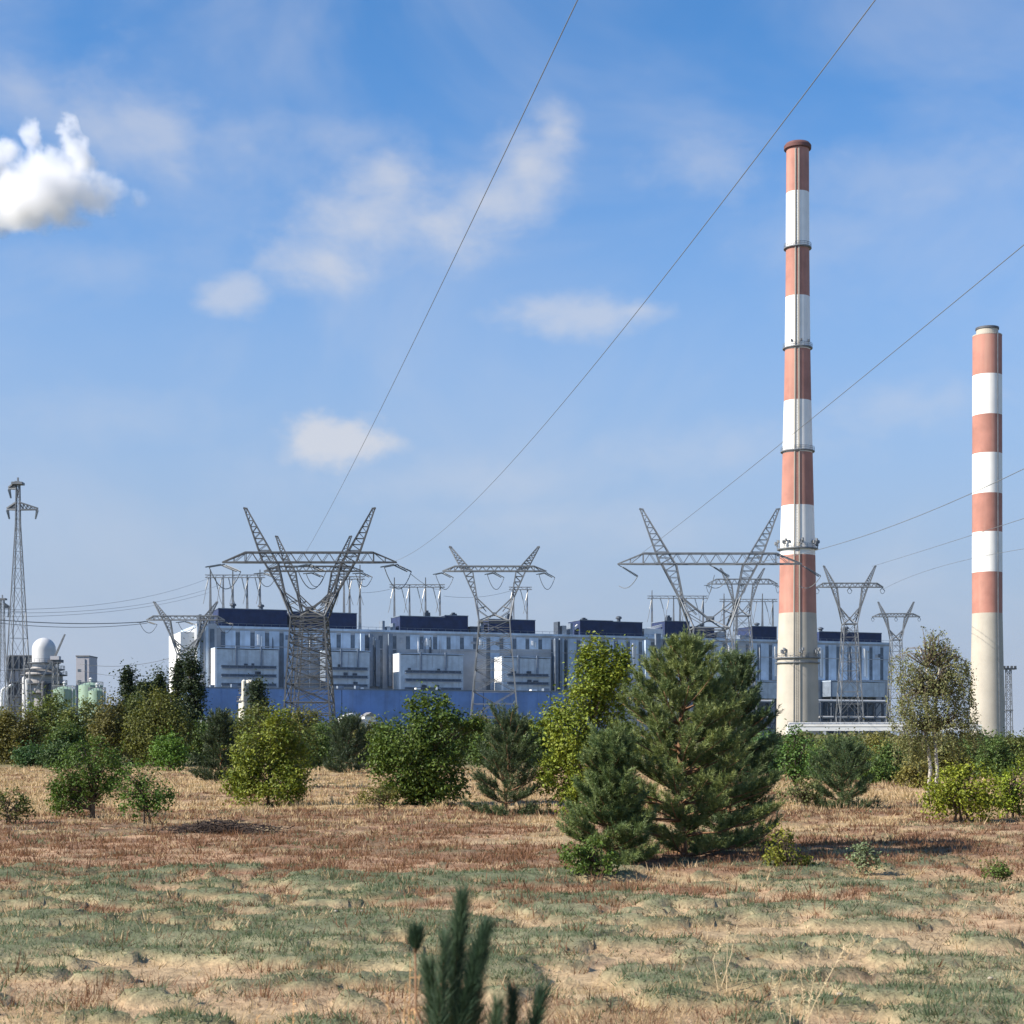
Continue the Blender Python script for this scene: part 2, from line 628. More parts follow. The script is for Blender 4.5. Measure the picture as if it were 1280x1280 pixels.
def ring_gallery(parent, z, r, mat, wide=1.0, rail=True, lumps=0):
    """a walkway ring with its railing"""
    mb = MB()
    mb.lathe([(r - 0.05, z), (r + wide, z + 0.15), (r + wide, z + 0.5), (r - 0.05, z + 0.5)], 40, caps=False)
    g = mb.build('gallery', mat, parent)
    if rail:
        rb = MB()
        n = 20
        for i in range(n):
            a = 2 * math.pi * i / n
            b = 2 * math.pi * (i + 1) / n
            p = Vector((math.cos(a) * (r + wide - .1), math.sin(a) * (r + wide - .1), z + .5))
            q = Vector((math.cos(b) * (r + wide - .1), math.sin(b) * (r + wide - .1), z + .5))
            up = Vector((0, 0, 1.2))
            rb.bar(p, p + up, 0.1)
            rb.bar(p + up, q + up, 0.1)
            rb.bar(p + up * 0.5, q + up * .5, 0.07)
        rb.build('railing', mat, g)
    for i in range(lumps):
        a = -math.pi / 2 + (i - (lumps - 1) / 2) * 0.85
        c = Vector((math.cos(a) * (r + wide), math.sin(a) * (r + wide), z + .5))
        ab = MB()
        ab.bar(c, c + Vector((0, 0, 3.2)), 0.14)
        for k, dz in ((-0.5, 1.3), (0.45, 1.9), (0.0, 0.9)):
            ab.lathe([(0.1, c.z + dz), (0.42, c.z + dz + .15), (0.42, c.z + dz + 1.0), (0.1, c.z + dz + 1.2)], 10, c=(c.x + k, c.y))
        ab.build('antenna', mat, parent)
    return g


def tall_chimney():
    Y = 537.0
    s = Y / F
    X0 = (997 - 640) / F * Y
    root = thing('chimney', 'taller of the two red and white banded chimneys, in front of the boiler house', 'chimney', (X0, Y, 0))
    zz = lambda py: H + (HOR - py) * s
    pts = [(931, 54.0), (905, 52.5), (822, 50), (767, 46.5), (695, 43.8), (633, 40.2), (567, 37.2), (502, 33.8),
           (438, 31.5), (372, 30.0), (314, 29.0), (242, 28.4), (180, 28.0)]
    zs = [zz(p[0]) for p in pts]
    rs = [p[1] / 2 * s for p in pts]
    zs[0] = -0.5

    def rf(z):
        return float(np.interp(z, zs, rs))
    edges = [767, 695, 633, 567, 502, 438, 372, 312, 242, 186]
    base = band('concrete_shaft', -0.5, zz(767), rf, M['concrete'], root, steps=8)
    names = ['red_band', 'white_band']
    for i in range(len(edges) - 1):
        band(names[i % 2], zz(edges[i]), zz(edges[i + 1]), rf, M['red'] if i % 2 == 0 else M['white'], root)
    # dark rim at the mouth
    r = rf(zz(183))
    MB().lathe([(r - .02, zz(188)), (r + .75, zz(187)), (r + .8, zz(183)), (r + .2, zz(180)), (r - .6, zz(179.6)), (r - .7, zz(188))], 40, caps=False)\
        .build('rim', mat_paint('soot_red', (0.12, 0.05, 0.045), 0.85, .2, .4), root)
    dark = M['galv']
    for py, w, rail, lumps in ((312, 0.75, True, 0), (437, 0.75, True, 0), (566, 0.7, True, 0), (688, 1.0, True, 5), (824, 0.9, True, 3), (830, .7, False, 0)):
        ring_gallery(root, zz(py), rf(zz(py)), dark, w, rail, lumps)
    # cable ducts and ladder running up the lit face
    for frac, wid, nm in ((-0.36, 0.34, 'cable_duct'), (-0.08, 0.34, 'cable_duct'), (-0.2, .3, 'ladder')):
        a = -math.pi / 2 + math.asin(frac)
        mb = MB()
        zl = [zz(p) for p in (905, 822, 767, 695, 633, 567, 502, 438, 372, 314, 242, 190)]
        P = [Vector((math.cos(a) * (rf(z) + .12), math.sin(a) * (rf(z) + .12), z)) for z in zl]
        if nm == 'cable_duct':
            for i in range(len(P) - 1):
                mb.bar(P[i], P[i + 1], wid)
            mb.build(nm, M['concrete'], root)
        else:
            side = Vector((-math.sin(a), math.cos(a), 0)) * 0.3
            for i in range(len(P) - 1):
                mb.bar(P[i] + side, P[i + 1] + side, 0.07)
                mb.bar(P[i] - side, P[i + 1] - side, 0.07)
            z = 8.0
            while z < zl[-1]:
                c = Vector((math.cos(a) * (rf(z) + .28), math.sin(a) * (rf(z) + .28), z))
                mb.bar(c - side, c + side, 0.06, n=3)
                z += 0.9
            mb.build(nm, M['galv_dark'], root)
    # aircraft warning lamps
    for py in (430, 680):
        for fr in (-0.6, 0.1, .7):
            a = -math.pi / 2 + math.asin(fr)
            c = (math.cos(a) * (rf(zz(py)) + .3), math.sin(a) * (rf(zz(py)) + .3))
            MB().lathe([(.15, zz(py)), (.3, zz(py) + .1), (.3, zz(py) + .7), (.1, zz(py) + .9)], 10, c=c).build('warning_lamp', M['galv_dark'], root)
    # low flue stub at the foot
    return root


def short_chimney():
    Y = 525.0
    s = Y / F
    X0 = (1234 - 640) / F * Y
    root = thing('chimney', 'shorter banded chimney at the right edge, without galleries', 'chimney', (X0, Y, 0))
    zz = lambda py: H + (HOR - py) * s
    pts = [(931, 44.0), (905, 42.5), (767, 36.8), (420, 35.6)]
    zs = [zz(p[0]) for p in pts]
    zs[0] = -0.5
    rs = [p[1] / 2 * s for p in pts]

    def rf(z):
        return float(np.interp(z, zs, rs))
    band('concrete_shaft', -0.5, zz(767), rf, M['concrete'], root, steps=8)
    edges = [767, 716, 666, 618, 568, 520, 470, 420]
    for i in range(len(edges) - 1):
        band(['red_band', 'white_band'][i % 2], zz(edges[i]), zz(edges[i + 1]), rf, M['red'] if i % 2 == 0 else M['white'], root)
    r = rf(zz(420))
    mb = MB().lathe([(r + .05, zz(421)), (r + .05, zz(419.6)), (3.5, zz(419.4)), (3.5, zz(412))], 40, caps=False)
    mb.build('flue_collar', M['concrete'], root)
    MB().lathe([(3.52, zz(413)), (3.75, zz(412.5)), (3.75, zz(410)), (3.1, zz(410)), (3.1, zz(418))], 40, caps=False).build('rim', M['plant_dark'], root)
    a = -math.pi / 2 + math.asin(0.45)
    mb = MB()
    P = [Vector((math.cos(a) * (rf(z) + .12), math.sin(a) * (rf(z) + .12), z)) for z in zs]
    for i in range(len(P) - 1):
        mb.bar(P[i], P[i + 1], 0.28)
    mb.build('ladder', M['galv'], root)
    return root


tall_chimney()
short_chimney()

# ------------------------------------------------------------------ boiler house and its neighbours
B_ANG = math.radians(20.8)
BC, BS = math.cos(B_ANG), math.sin(B_ANG)
B0 = Vector((-149.0, 755.0, 0))


def fs(px, dy=0.0):
    """distance along the facade line (pushed dy metres back) that is seen at px; and its depth"""
    r = (px - 640) / F
    ox = B0.x - BS * dy
    oy = B0.y + BC * dy
    s = (r * oy - ox) / (BC - r * BS)
    return s, oy + s * BS


def fz(px, py, dy=0.0):
    return H + (HOR - py) / F * fs(px, dy)[1]


def pxbox(mb, x0, x1, y_top, y_bot, d0, d1, z0=None, z1=None):
    s0 = fs(x0, d0)[0]
    s1 = fs(x1, d0)[0]
    xm = (x0 + x1) / 2
    a = fz(xm, y_bot, d0) if z0 is None else z0
    b = fz(xm, y_top, d0) if z1 is None else z1
    mb.box(s0, s1, d0, d1, a, b)
    return s0, s1, a, b


ZR = 55.4     # roof of the boiler house


def boiler_house():
    root = thing('boiler_house', 'long grey-blue boiler house with navy roof blocks running behind the pylons', 'building', tuple(B0), B_ANG)
    sL = fs(245)[0]
    sR = fs(1112)[0]
    MB().box(sL, sR, 0, 42, 0, ZR - .6).build('wall', M['panel_grey'], root)
    MB().box(sL - .4, sR + .4, -.5, 42.4, ZR - .6, ZR + .5).build('cornice', M['panel'], root)
    # lit white end wall
    MB().box(sL - 6.5, sL, 5, 40, 0, ZR - 2.5).build('end_wall', M['panel_white'], root)
    # pale upper panels between dark strips
    pitch = 7.05
    s = fs(276)[0]
    k = 0
    grey = [(447, 497), (690, 702), (806, 832), (915, 930)]
    tall = {350: 1, 481: 1, 497: 1, 606: 1, 689: 1, 705: 1}
    while s < sR - 3:
        px = 640 + F * (B0.x + s * BC) / (B0.y + s * BS)
        zlo = fz(px, 811.5) if px < 700 else (fz(px, 850))
        for q in tall:
            if abs(px - q) < 9:
                zlo = 27
        o = MB().box(s, s + 2.0, -.12, .5, zlo, ZR - 2.4).build('window_strip', M['window'], root)
        wide = pitch - 2.0
        isgrey = any(a < px < b for a, b in grey)
        mp = MB().box(s + 2.08, s + pitch - .08, -.3, .4, zlo if zlo > 30 else 27, ZR - 1.6)
        mp.build('facade_panel', M['panel_grey'] if isgrey else M['panel'], root)
        if k % 4 == 2:
            pv = MB()
            pv.box(s + 3.2, s + 4.3, -1.1, -.3, zlo + 2, ZR - 3.2)
            pv.box(s + 4.9, s + 5.4, -.9, -.3, zlo + 1, ZR - 4.0)
            pv.build('downpipe', M['panel_white'], root)
        k += 1
        s += pitch
    # horizontal joint across the panels
    MB().box(fs(276)[0], sR, -.42, -.3, 46.2, 46.6).build('ledge', M['panel_grey'], root)
    # tower section on the left with two tall dark strips
    mb = MB()
    pxbox(mb, 246, 271, 779.5, 860, -2.5, 6, z0=0)
    tw = mb.build('stair_tower', M['panel_grey'], root)
    for a, b in ((250.5, 254.5), (262.5, 268)):
        mb = MB()
        pxbox(mb, a, b, 786, 842, -2.7, -2.4)
        mb.build('window_strip', M['window'], tw)
    for a, b in ((247, 249.6), (257, 260.5)):
        mb = MB()
        pxbox(mb, a, b, 783, 858, -2.9, -2.4)
        mb.build('pilaster', M['panel'], tw)
    for a, b, y0, y1 in ((449, 478, 788, 860), (497, 500, 775, 789)):
        pass
    # ducts standing against the plain bays between the units
    for a, b, y0, y1 in ((451, 456, 792, 858), (462, 466, 792, 858), (470, 475, 800, 858), (486, 491, 792, 858),
                         (694, 698, 798, 868), (700, 703, 798, 868), (807, 812, 800, 868), (820, 826, 792, 868), (832, 835, 800, 868)):
        mb = MB()
        pxbox(mb, a, b, y0, y1, -2.2, 0)
        mb.build('duct', M['panel'] if (a % 2) else M['steel_blue'], root)
    # navy penthouse blocks
    blocks = [(273, 359, 762, 786), (365, 446, 766, 787), (500, 556, 771, 790), (556, 585, 770, 790), (611, 669, 775, 793),
              (725, 766, 776, 797), (766, 803, 778, 797), (831, 862, 777, 800), (866, 893, 784, 801), (940, 971, 783.5, 803),
              (1024, 1040, 790, 806), (1040, 1102, 791, 806)]
    for a, b, y0, y1 in blocks:
        mb = MB()
        s0, s1, z0, z1 = pxbox(mb, a, b, y0, y1, 0.3, 16, z0=ZR + .5)
        o = mb.build('penthouse', M['navy'], root)
        rr = random.Random(int(a))
        n = max(1, int((s1 - s0) / 14))
        for i in range(n):
            sv = s0 + 3 + rr.random() * max(1, (s1 - s0 - 8))
            vm = MB()
            hh = rr.uniform(1.6, 3.6)
            if rr.random() < .5:
                vm.lathe([(1.0, z1), (1.0, z1 + hh * .6), (1.7, z1 + hh * .7), (1.5, z1 + hh), (.3, z1 + hh + .4)], 10, c=(sv, 5))
            else:
                vm.box(sv - 1.4, sv + 1.4, 3, 6, z1, z1 + hh * .7)
                vm.box(sv - .8, sv + .6, 3.4, 5.4, z1 + hh * .7, z1 + hh)
            vm.build('roof_vent', M['steel_dark'], o)
        # grey coping along the block
        MB().box(s0 - .2, s1 + .2, .1, 16.2, z1, z1 + .35).build('coping', M['steel_blue'], o)
    # small things on the roof between the blocks
    for a, b, y0, y1, m in ((478, 481, 776, 789, 'steel_blue'), (484, 488, 783, 789, 'panel_grey'), (491, 494, 779, 789, 'steel_blue'),
                            (588, 600, 783, 792, 'steel_dark'), (601, 604, 776, 792, 'steel_blue'),
                            (697.5, 700, 777, 796, 'steel_dark'), (703, 708, 782, 796, 'panel_grey'), (713, 716, 779, 796, 'steel_blue'),
                            (805, 830, 786, 800, 'panel_white'), (896, 906, 790, 802, 'panel_grey'), (925, 937, 794, 803, 'steel_blue'),
                            (249, 252, 768, 780, 'steel_dark'), (256, 259, 772, 780, 'panel_grey'), (263, 268, 770, 780, 'steel_blue')):
        mb = MB()
        pxbox(mb, a, b, y0, y1, 2, 8, z0=ZR + .3)
        mb.build('roof_duct', M[m], root)
    # inclined conveyor roofs of the bunker bay
    for a, b, c, d in ((718, 786, 726, 778), (800, 789, 831, 781)):
        p = Vector((fs(a, 4)[0], 4, fz(a, b, 4)))
        q = Vector((fs(c, 4)[0], 4, fz(c, d, 4)))
        MB().bar(p, q, 1.3).build('roof_duct', M['panel_white'], root)
    # louvres, pipes and doors that break up the bays
    rr = random.Random(21)
    for i in range(46):
        s = rr.uniform(sL + 30, sR - 6)
        z = rr.choice((28.5, 31, 34, 47.5, 50))
        w_ = rr.uniform(1.2, 3.2)
        MB().box(s, s + w_, -.55, -.28, z, z + rr.uniform(1.0, 2.2)).build('louvre', M[rr.choice(('window', 'steel_blue', 'panel_grey'))], root)
    for i in range(26):
        s = rr.uniform(sL + 30, sR - 6)
        z0 = rr.uniform(27, 33)
        MB().tube([(s, -.75, z0), (s, -.75, rr.uniform(44, 53)), (s, .2, 53.5)], .28, 6).build('pipe', M[rr.choice(('panel_white', 'steel_blue', 'panel_grey', 'steel_dark'))], root)
    # steel railing on the cornice
    mb = MB()
    s = sL
    while s < sR:
        mb.bar((s, -.3, ZR + .5), (s, -.3, ZR + 1.7), 0.12)
        s += 4
    mb.bar((sL, -.3, ZR + 1.7), (sR, -.3, ZR + 1.7), 0.12)
    mb.build('railing', M['steel_blue'], root)
    return root


boiler_house()


def filter_house(x0, x1, y0, y1, dy, label, legs=None, bands=True, endw=True):
    """pale dust filter casing in front of the boiler house, with dark galleries"""
    s0 = fs(x0, dy)[0]
    s1 = fs(x1, dy)[0]
    zt = fz((x0 + x1) / 2, y0, dy)
    zb = fz((x0 + x1) / 2, y1, dy)
    w = s1 - s0
    loc = B0 + Vector((BC * s0 - BS * dy, BS * s0 + BC * dy, 0))
    root = thing('filter_house', label, 'building', tuple(loc), B_ANG, 'dust filter houses along the boiler house')
    z_open = zb if not legs else zb
    MB().box(0, w, 0, 10.5, zb, zt).build('casing', M['filter'], root)
    MB().box(-.9, 0, -.2, 10.2, zb, zt + .4).build('end_panel', M['panel_white'] if endw else M['steel_blue'], root)  # white variant puts the sun on the left end into its colour
    MB().box(-.9, w + .3, -.35, 10.5, zt + .4, zt + .8).build('roof', M['panel'], root)
    if bands:
        hh = zt - zb
        for f in (0.08, 0.31, 0.53):
            z = zb + hh * f
            g = MB().box(2, w - 1, -.06, .3, z, z + 1.1).build('gallery_opening', M['gallery'], root)
            rb = MB()
            rb.box(2, w - 1, -1.6, -.07, z - .3, z)
            n = max(3, int(w / 4))
            for i in range(n + 1):
                sx = 2 + (w - 3) * i / n
                rb.bar((sx, -1.5, z), (sx, -1.5, z + 1.15), .12)
            rb.bar((2, -1.5, z + 1.15), (w - 1, -1.5, z + 1.15), .12)
            rb.build('walkway', M['steel_blue'], root)
        rr = random.Random(int(x0))
        for i in range(5):
            sx = rr.uniform(3, w - 6)
            z = zb + hh * rr.choice((.31, .53, .08)) + 1.2
            MB().box(sx, sx + rr.uniform(1, 3), -.7, -.02, z, z + rr.uniform(.7, 1.4)).build('hopper_motor', M['steel_dark'], root)
        n = int(w / 7)
        for i in range(1, n):
            MB().box(w * i / n - .12, w * i / n + .12, -.1, .2, zb + hh * .66, zt - .2).build('panel_joint', M['panel_grey'], root)
        for i in range(2):
            sx = w * (.3 + .4 * i)
            MB().box(sx, sx + .9, -.8, -.01, zb + hh * .6, zt + 1.4).build('duct', M['steel_blue'], root)
    if legs:
        MB().box(0, w, 9.6, 9.9, 0, zb - .2).build('dark_backing', M['window'], root)  # added dark sheet that makes the open bay behind the legs dark
    lg = MB()
    n = max(2, int(w / 9))
    for i in range(n + 1):
        sx = .5 + (w - 1) * i / n
        for yy in (1, 9):
            lg.bar((sx, yy, 0), (sx, yy, zb), 0.9)
            if i < n:
                sx2 = .5 + (w - 1) * (i + 1) / n
                lg.bar((sx, yy, zb * .45), (sx2, yy, zb - 1), 0.45)
                lg.bar((sx, yy, zb * .45), (sx2, yy, zb * .45), 0.45)
    lg.build('support_frame', M['steel_dark'] if legs else M['steel_blue'], root)
    return root


filter_house(271, 348, 812, 861, -14, 'first pale filter house from the left, behind the cream silo')
filter_house(409, 462, 815, 862, -14, 'second pale filter house from the left, right of the nearest left pylon', endw=False)
filter_house(501, 579, 819, 866, -14, 'third pale filter house from the left, above the round dark bush')
filter_house(629, 688, 823, 870, -14, 'pale filter house left of the tall yellow-green poplar')
filter_house(845, 905, 838, 868, -14, 'pale filter house behind the big pine')
filter_house(921, 972, 853, 873, -10, 'low pale filter house on dark steel left of the tall chimney', True, False, False)
filter_house(1040, 1106, 853, 871, -10, 'low pale filter house on dark steel legs right of the tall chimney', True, False, False)


def blue_hall():
    dy = -42
    s0 = fs(238, dy)[0]
    s1 = fs(705, dy)[0]
    zt = fz(470, 862.5, dy)
    loc = B0 + Vector((BC * s0 - BS * dy, BS * s0 + BC * dy, 0))
    root = thing('turbine_hall', 'long low blue hall in front of the boiler house', 'building', tuple(loc), B_ANG)
    w = s1 - s0
    MB().box(0, w, 0, 26, 0, zt).build('wall', M['blue'], root)
    MB().box(-.3, w + .3, -.3, 26.3, zt, zt + .5).build('roof', M['steel_blue'], root)
    n = 26
    for i in range(1, n):
        MB().box(w * i / n - .1, w * i / n + .1, -.12, .1, 0, zt - .1).build('cladding_joint', M['navy'] if i % 5 == 0 else M['blue'], root)
    for i in range(0, 12):
        sx = w * (i + .4) / 12
        MB().box(sx, sx + 9, -.1, .2, 5, 8.5).build('window_strip', M['window'], root)
    rr = random.Random(2)
    for i in range(9):
        sx = rr.uniform(5, w - 8)
        MB().box(sx, sx + rr.uniform(1, 3), 4, 7, zt + .5, zt + rr.uniform(1.2, 2.4)).build('roof_vent', M['panel_white' if i % 3 == 0 else 'steel_blue'], root)
    # low white annexes with shed roofs in front
    for a, b, yt, yb in ((428, 452, 893, 903), (456, 470, 892, 903)):
        dd = dy - 14
        A = fs(a, dd)[0]
        Bb = fs(b, dd)[0]
        zt2 = fz((a + b) / 2, yt, dd)
        loc = B0 + Vector((BC * A - BS * dd, BS * A + BC * dd, 0))
        r2 = thing('annex', ('low white shed with a pitched roof before the blue hall' if a < 440 else 'narrow white shed right of the pitched roof shed before the blue hall'), 'building', tuple(loc), B_ANG)
        ww = Bb - A
        MB().box(0, ww, 0, 8, 0, zt2 - 1.2).build('wall', M['panel_white'], r2)
        MB().prism([(-.3, zt2 - 1.2), (ww + .3, zt2 - 1.2), (ww * .55, zt2 + .6)], -.4, 8.4).build('roof', M['panel_white' if a < 440 else 'roof'], r2)
        MB().box(ww * .3, ww * .5, -.08, .1, 1, 3).build('door', M['window'], r2)


blue_hall()


def steelwork():
    """open dark pipe racks under and beside the right-hand units"""
    for a, b, dy, lab in ((1026, 1110, -22, 'dark steel pipe rack in front of the right-hand boiler unit'),
                          (926, 970, -22, 'dark steel pipe rack left of the tall chimney foot')):
        s0 = fs(a, dy)[0]
        s1 = fs(b, dy)[0]
        zt = fz((a + b) / 2, 878, dy)
        loc = B0 + Vector((BC * s0 - BS * dy, BS * s0 + BC * dy, 0))
        root = thing('pipe_rack', lab, 'pipe rack', tuple(loc), B_ANG)
        w = s1 - s0
        mb = MB()
        n = max(3, int(w / 7))
        for i in range(n + 1):
            x = w * i / n
            for y in (0, 6):
                mb.bar((x, y, 0), (x, y, zt), .6)
            mb.bar((x, 0, zt), (x, 6, zt), .5)
            if i < n:
                x2 = w * (i + 1) / n
                mb.bar((x, 0, 0), (x2, 0, zt * .6), .3)
                mb.bar((x, 0, zt * .6), (x2, 0, zt), .3)
        for z in (zt * .35, zt * .6, zt):
            for y in (0, 6):
                mb.bar((0, y, z), (w, y, z), .5)
        mb.build('frame', M['steel_dark'], root)
        for z, y, r in ((zt * .6 + .8, 2, .6), (zt * .6 + .7, 4, .45), (zt + .8, 3, .7), (zt * .35 + .7, 3, .5)):
            MB().tube([(0, y, z), (w, y, z)], r, 10).build('pipe', M['steel_blue' if r < .6 else 'silo'], root)
        rr = random.Random(9)
        for i in range(5):
            x = rr.uniform(1, w - 5)
            MB().box(x, x + rr.uniform(2, 4), 1, 5, 0, rr.uniform(4, 9)).build('cabinet', M['steel_blue' if i % 2 else 'panel_grey'], root)


steelwork()

# white pipe bridge at the chimney foot
def pipe_bridge():
    Y = 505.0
    s = Y / F
    x0 = (984 - 640) * s
    x1 = (1226 - 640) * s
    zt = H + (HOR - 906) * s
    root = thing('pipe_bridge', 'white pipe bridge on a stout white pier at the foot of the tall chimney', 'pipe bridge', (x0, Y, 0))
    MB().box(0, x1 - x0, -1.1, 1.1, zt - 1.9, zt).build('deck', M['panel_white'], root)
    MB().box(0, x1 - x0, -1.25, -1.1, zt - .5, zt + .1).build('kerb', M['white'], root)
    MB().box(-.2, 2.8, -1.6, 1.6, 0, zt - 1.95).build('pier', M['white'], root)
    for i in range(1, 6):
        x = (x1 - x0) * i / 5 - 1
        MB().box(x, x + .9, -1, 1, 0, zt - 1.95).build('pier', M['panel_grey'], root)
    rb = MB()
    n = 24
    for i in range(n):
        xa = (x1 - x0) * i / n
        rb.bar((xa, -1.0, zt), (xa, -1.0, zt + 1.1), .09)
    rb.bar((0, -1.0, zt + 1.1), (x1 - x0, -1.0, zt + 1.1), .09)
    rb.build('railing', M['galv'], root)
    for y in (-.4, .5):
        MB().tube([(0.5, y, zt + .4), (x1 - x0 - 1, y, zt + .4)], .35, 8).build('pipe', M['silo'], root)


pipe_bridge()


def flood_mast(px, py_top, Y, label):
    s = Y / F
    z = H + (HOR - py_top) * s
    root = thing('floodlight_mast', label, 'light mast', ((px - 640) * s, Y, 0))
    mb = MB()
    a, b = 1.3, 0.8
    n = 9
    for i in range(n):
        z0 = z * i / n
        z1 = z * (i + 1) / n
        w0 = a + (b - a) * i / n
        w1 = a + (b - a) * (i + 1) / n
        for sx, sy in ((1, 1), (1, -1), (-1, -1), (-1, 1)):
            mb.bar((sx * w0, sy * w0, z0), (sx * w1, sy * w1, z1), .28)
        for sy in (-1, 1):
            mb.bar((-w0, sy * w0, z0), (w1, sy * w1, z1), .14)
            mb.bar((w0, sy * w0, z0), (-w1, sy * w1, z1), .14)
            mb.bar((-w1, sy * w1, z1), (w1, sy * w1, z1), .14)
    mb.build('lattice_shaft', M['galv'], root)
    MB().box(-2.6, 2.6, -1.6, 1.6, z, z + .5).build('platform', M['galv'], root)
    MB().box(-1.4, 1.4, -1.3, 1.3, z * .45, z * .45 + .4).build('platform', M['galv'], root)
    for x in (-2, -.7, .7, 2):
        MB().box(x - .4, x + .4, -1.9, -1.3, z + .5, z + 1.3).build('floodlight', M['galv_dark'], root)


flood_mast(1260.5, 837, 590, 'slim lattice floodlight mast right of the shorter chimney')

# ------------------------------------------------------------------ pylons

def lattice_leg(mb, A0, A1, B0_, B1_, n, wc, wb):
    """two chords A and B joined by a zigzag"""
    A0, A1, B0_, B1_ = map(Vector, (A0, A1, B0_, B1_))
    mb.bar(A0, A1, wc)
    mb.bar(B0_, B1_, wc)
    for i in range(n):
        t0 = i / n
        t1 = (i + 1) / n
        a = A0.lerp(A1, t0)
        b = B0_.lerp(B1_, t1)
        mb.bar(a, b, wb, n=3)
        if i > 0:
            mb.bar(A0.lerp(A1, t0), B0_.lerp(B1_, t0), wb, n=3)


def tower_body(mb, wb, wt, z0, z1, n, wc, wbr, cx=0.0):
    def corner(sx, sy, t):
        w = wb + (wt - wb) * t
        return Vector((cx + sx * w, sy * w, z0 + (z1 - z0) * t))
    # panel heights shrink upwards
    ts = [0]
    for i in range(n):
        ts.append(ts[-1] + 1.0 * (0.86 ** i))
    ts = [t / ts[-1] for t in ts]
    cs = [(1, 1), (1, -1), (-1, -1), (-1, 1)]
    for sx, sy in cs:
        mb.bar(corner(sx, sy, 0), corner(sx, sy, 1), wc, w2=wc * .8)
    for i in range(n):
        for k in range(4):
            a = cs[k]
            b = cs[(k + 1) % 4]
            mb.bar(corner(*a, ts[i]), corner(*b, ts[i + 1]), wbr, n=3)
            mb.bar(corner(*b, ts[i]), corner(*a, ts[i + 1]), wbr, n=3)
            mb.bar(corner(*a, ts[i + 1]), corner(*b, ts[i + 1]), wbr, n=3)
            mid = (corner(*a, ts[i]) + corner(*b, ts[i])) / 2
            xm = (corner(*a, (ts[i] + ts[i + 1]) / 2) + corner(*b, (ts[i] + ts[i + 1]) / 2)) / 2
            if wb > 3:
                mb.bar(corner(*a, (ts[i] + ts[i + 1]) / 2), xm, wbr * .8, n=3)
                mb.bar(corner(*b, (ts[i] + ts[i + 1]) / 2), xm, wbr * .8, n=3)


def string(p, q, r=0.16, n=11):
    """an insulator string of discs between two points"""
    mb = MB()
    p = Vector(p)
    q = Vector(q)
    pts = []
    rs = []
    for i in range(n):
        for f, k in ((0.0, 1.0), (0.45, 1.0), (0.5, .35), (0.95, .35)):
            pts.append(p.lerp(q, (i + f) / n))
            rs.append(r * k)
    pts.append(q)
    rs.append(r * .35)
    mb.tube(pts, rs, 6)
    return mb


def sagged(p, q, drop, n=10):
    p = Vector(p)
    q = Vector(q)
    out = []
    for i in range(n + 1):
        t = i / n
        v = p.lerp(q, t)
        v.z -= drop * 4 * t * (1 - t)
        out.append(v)
    return out


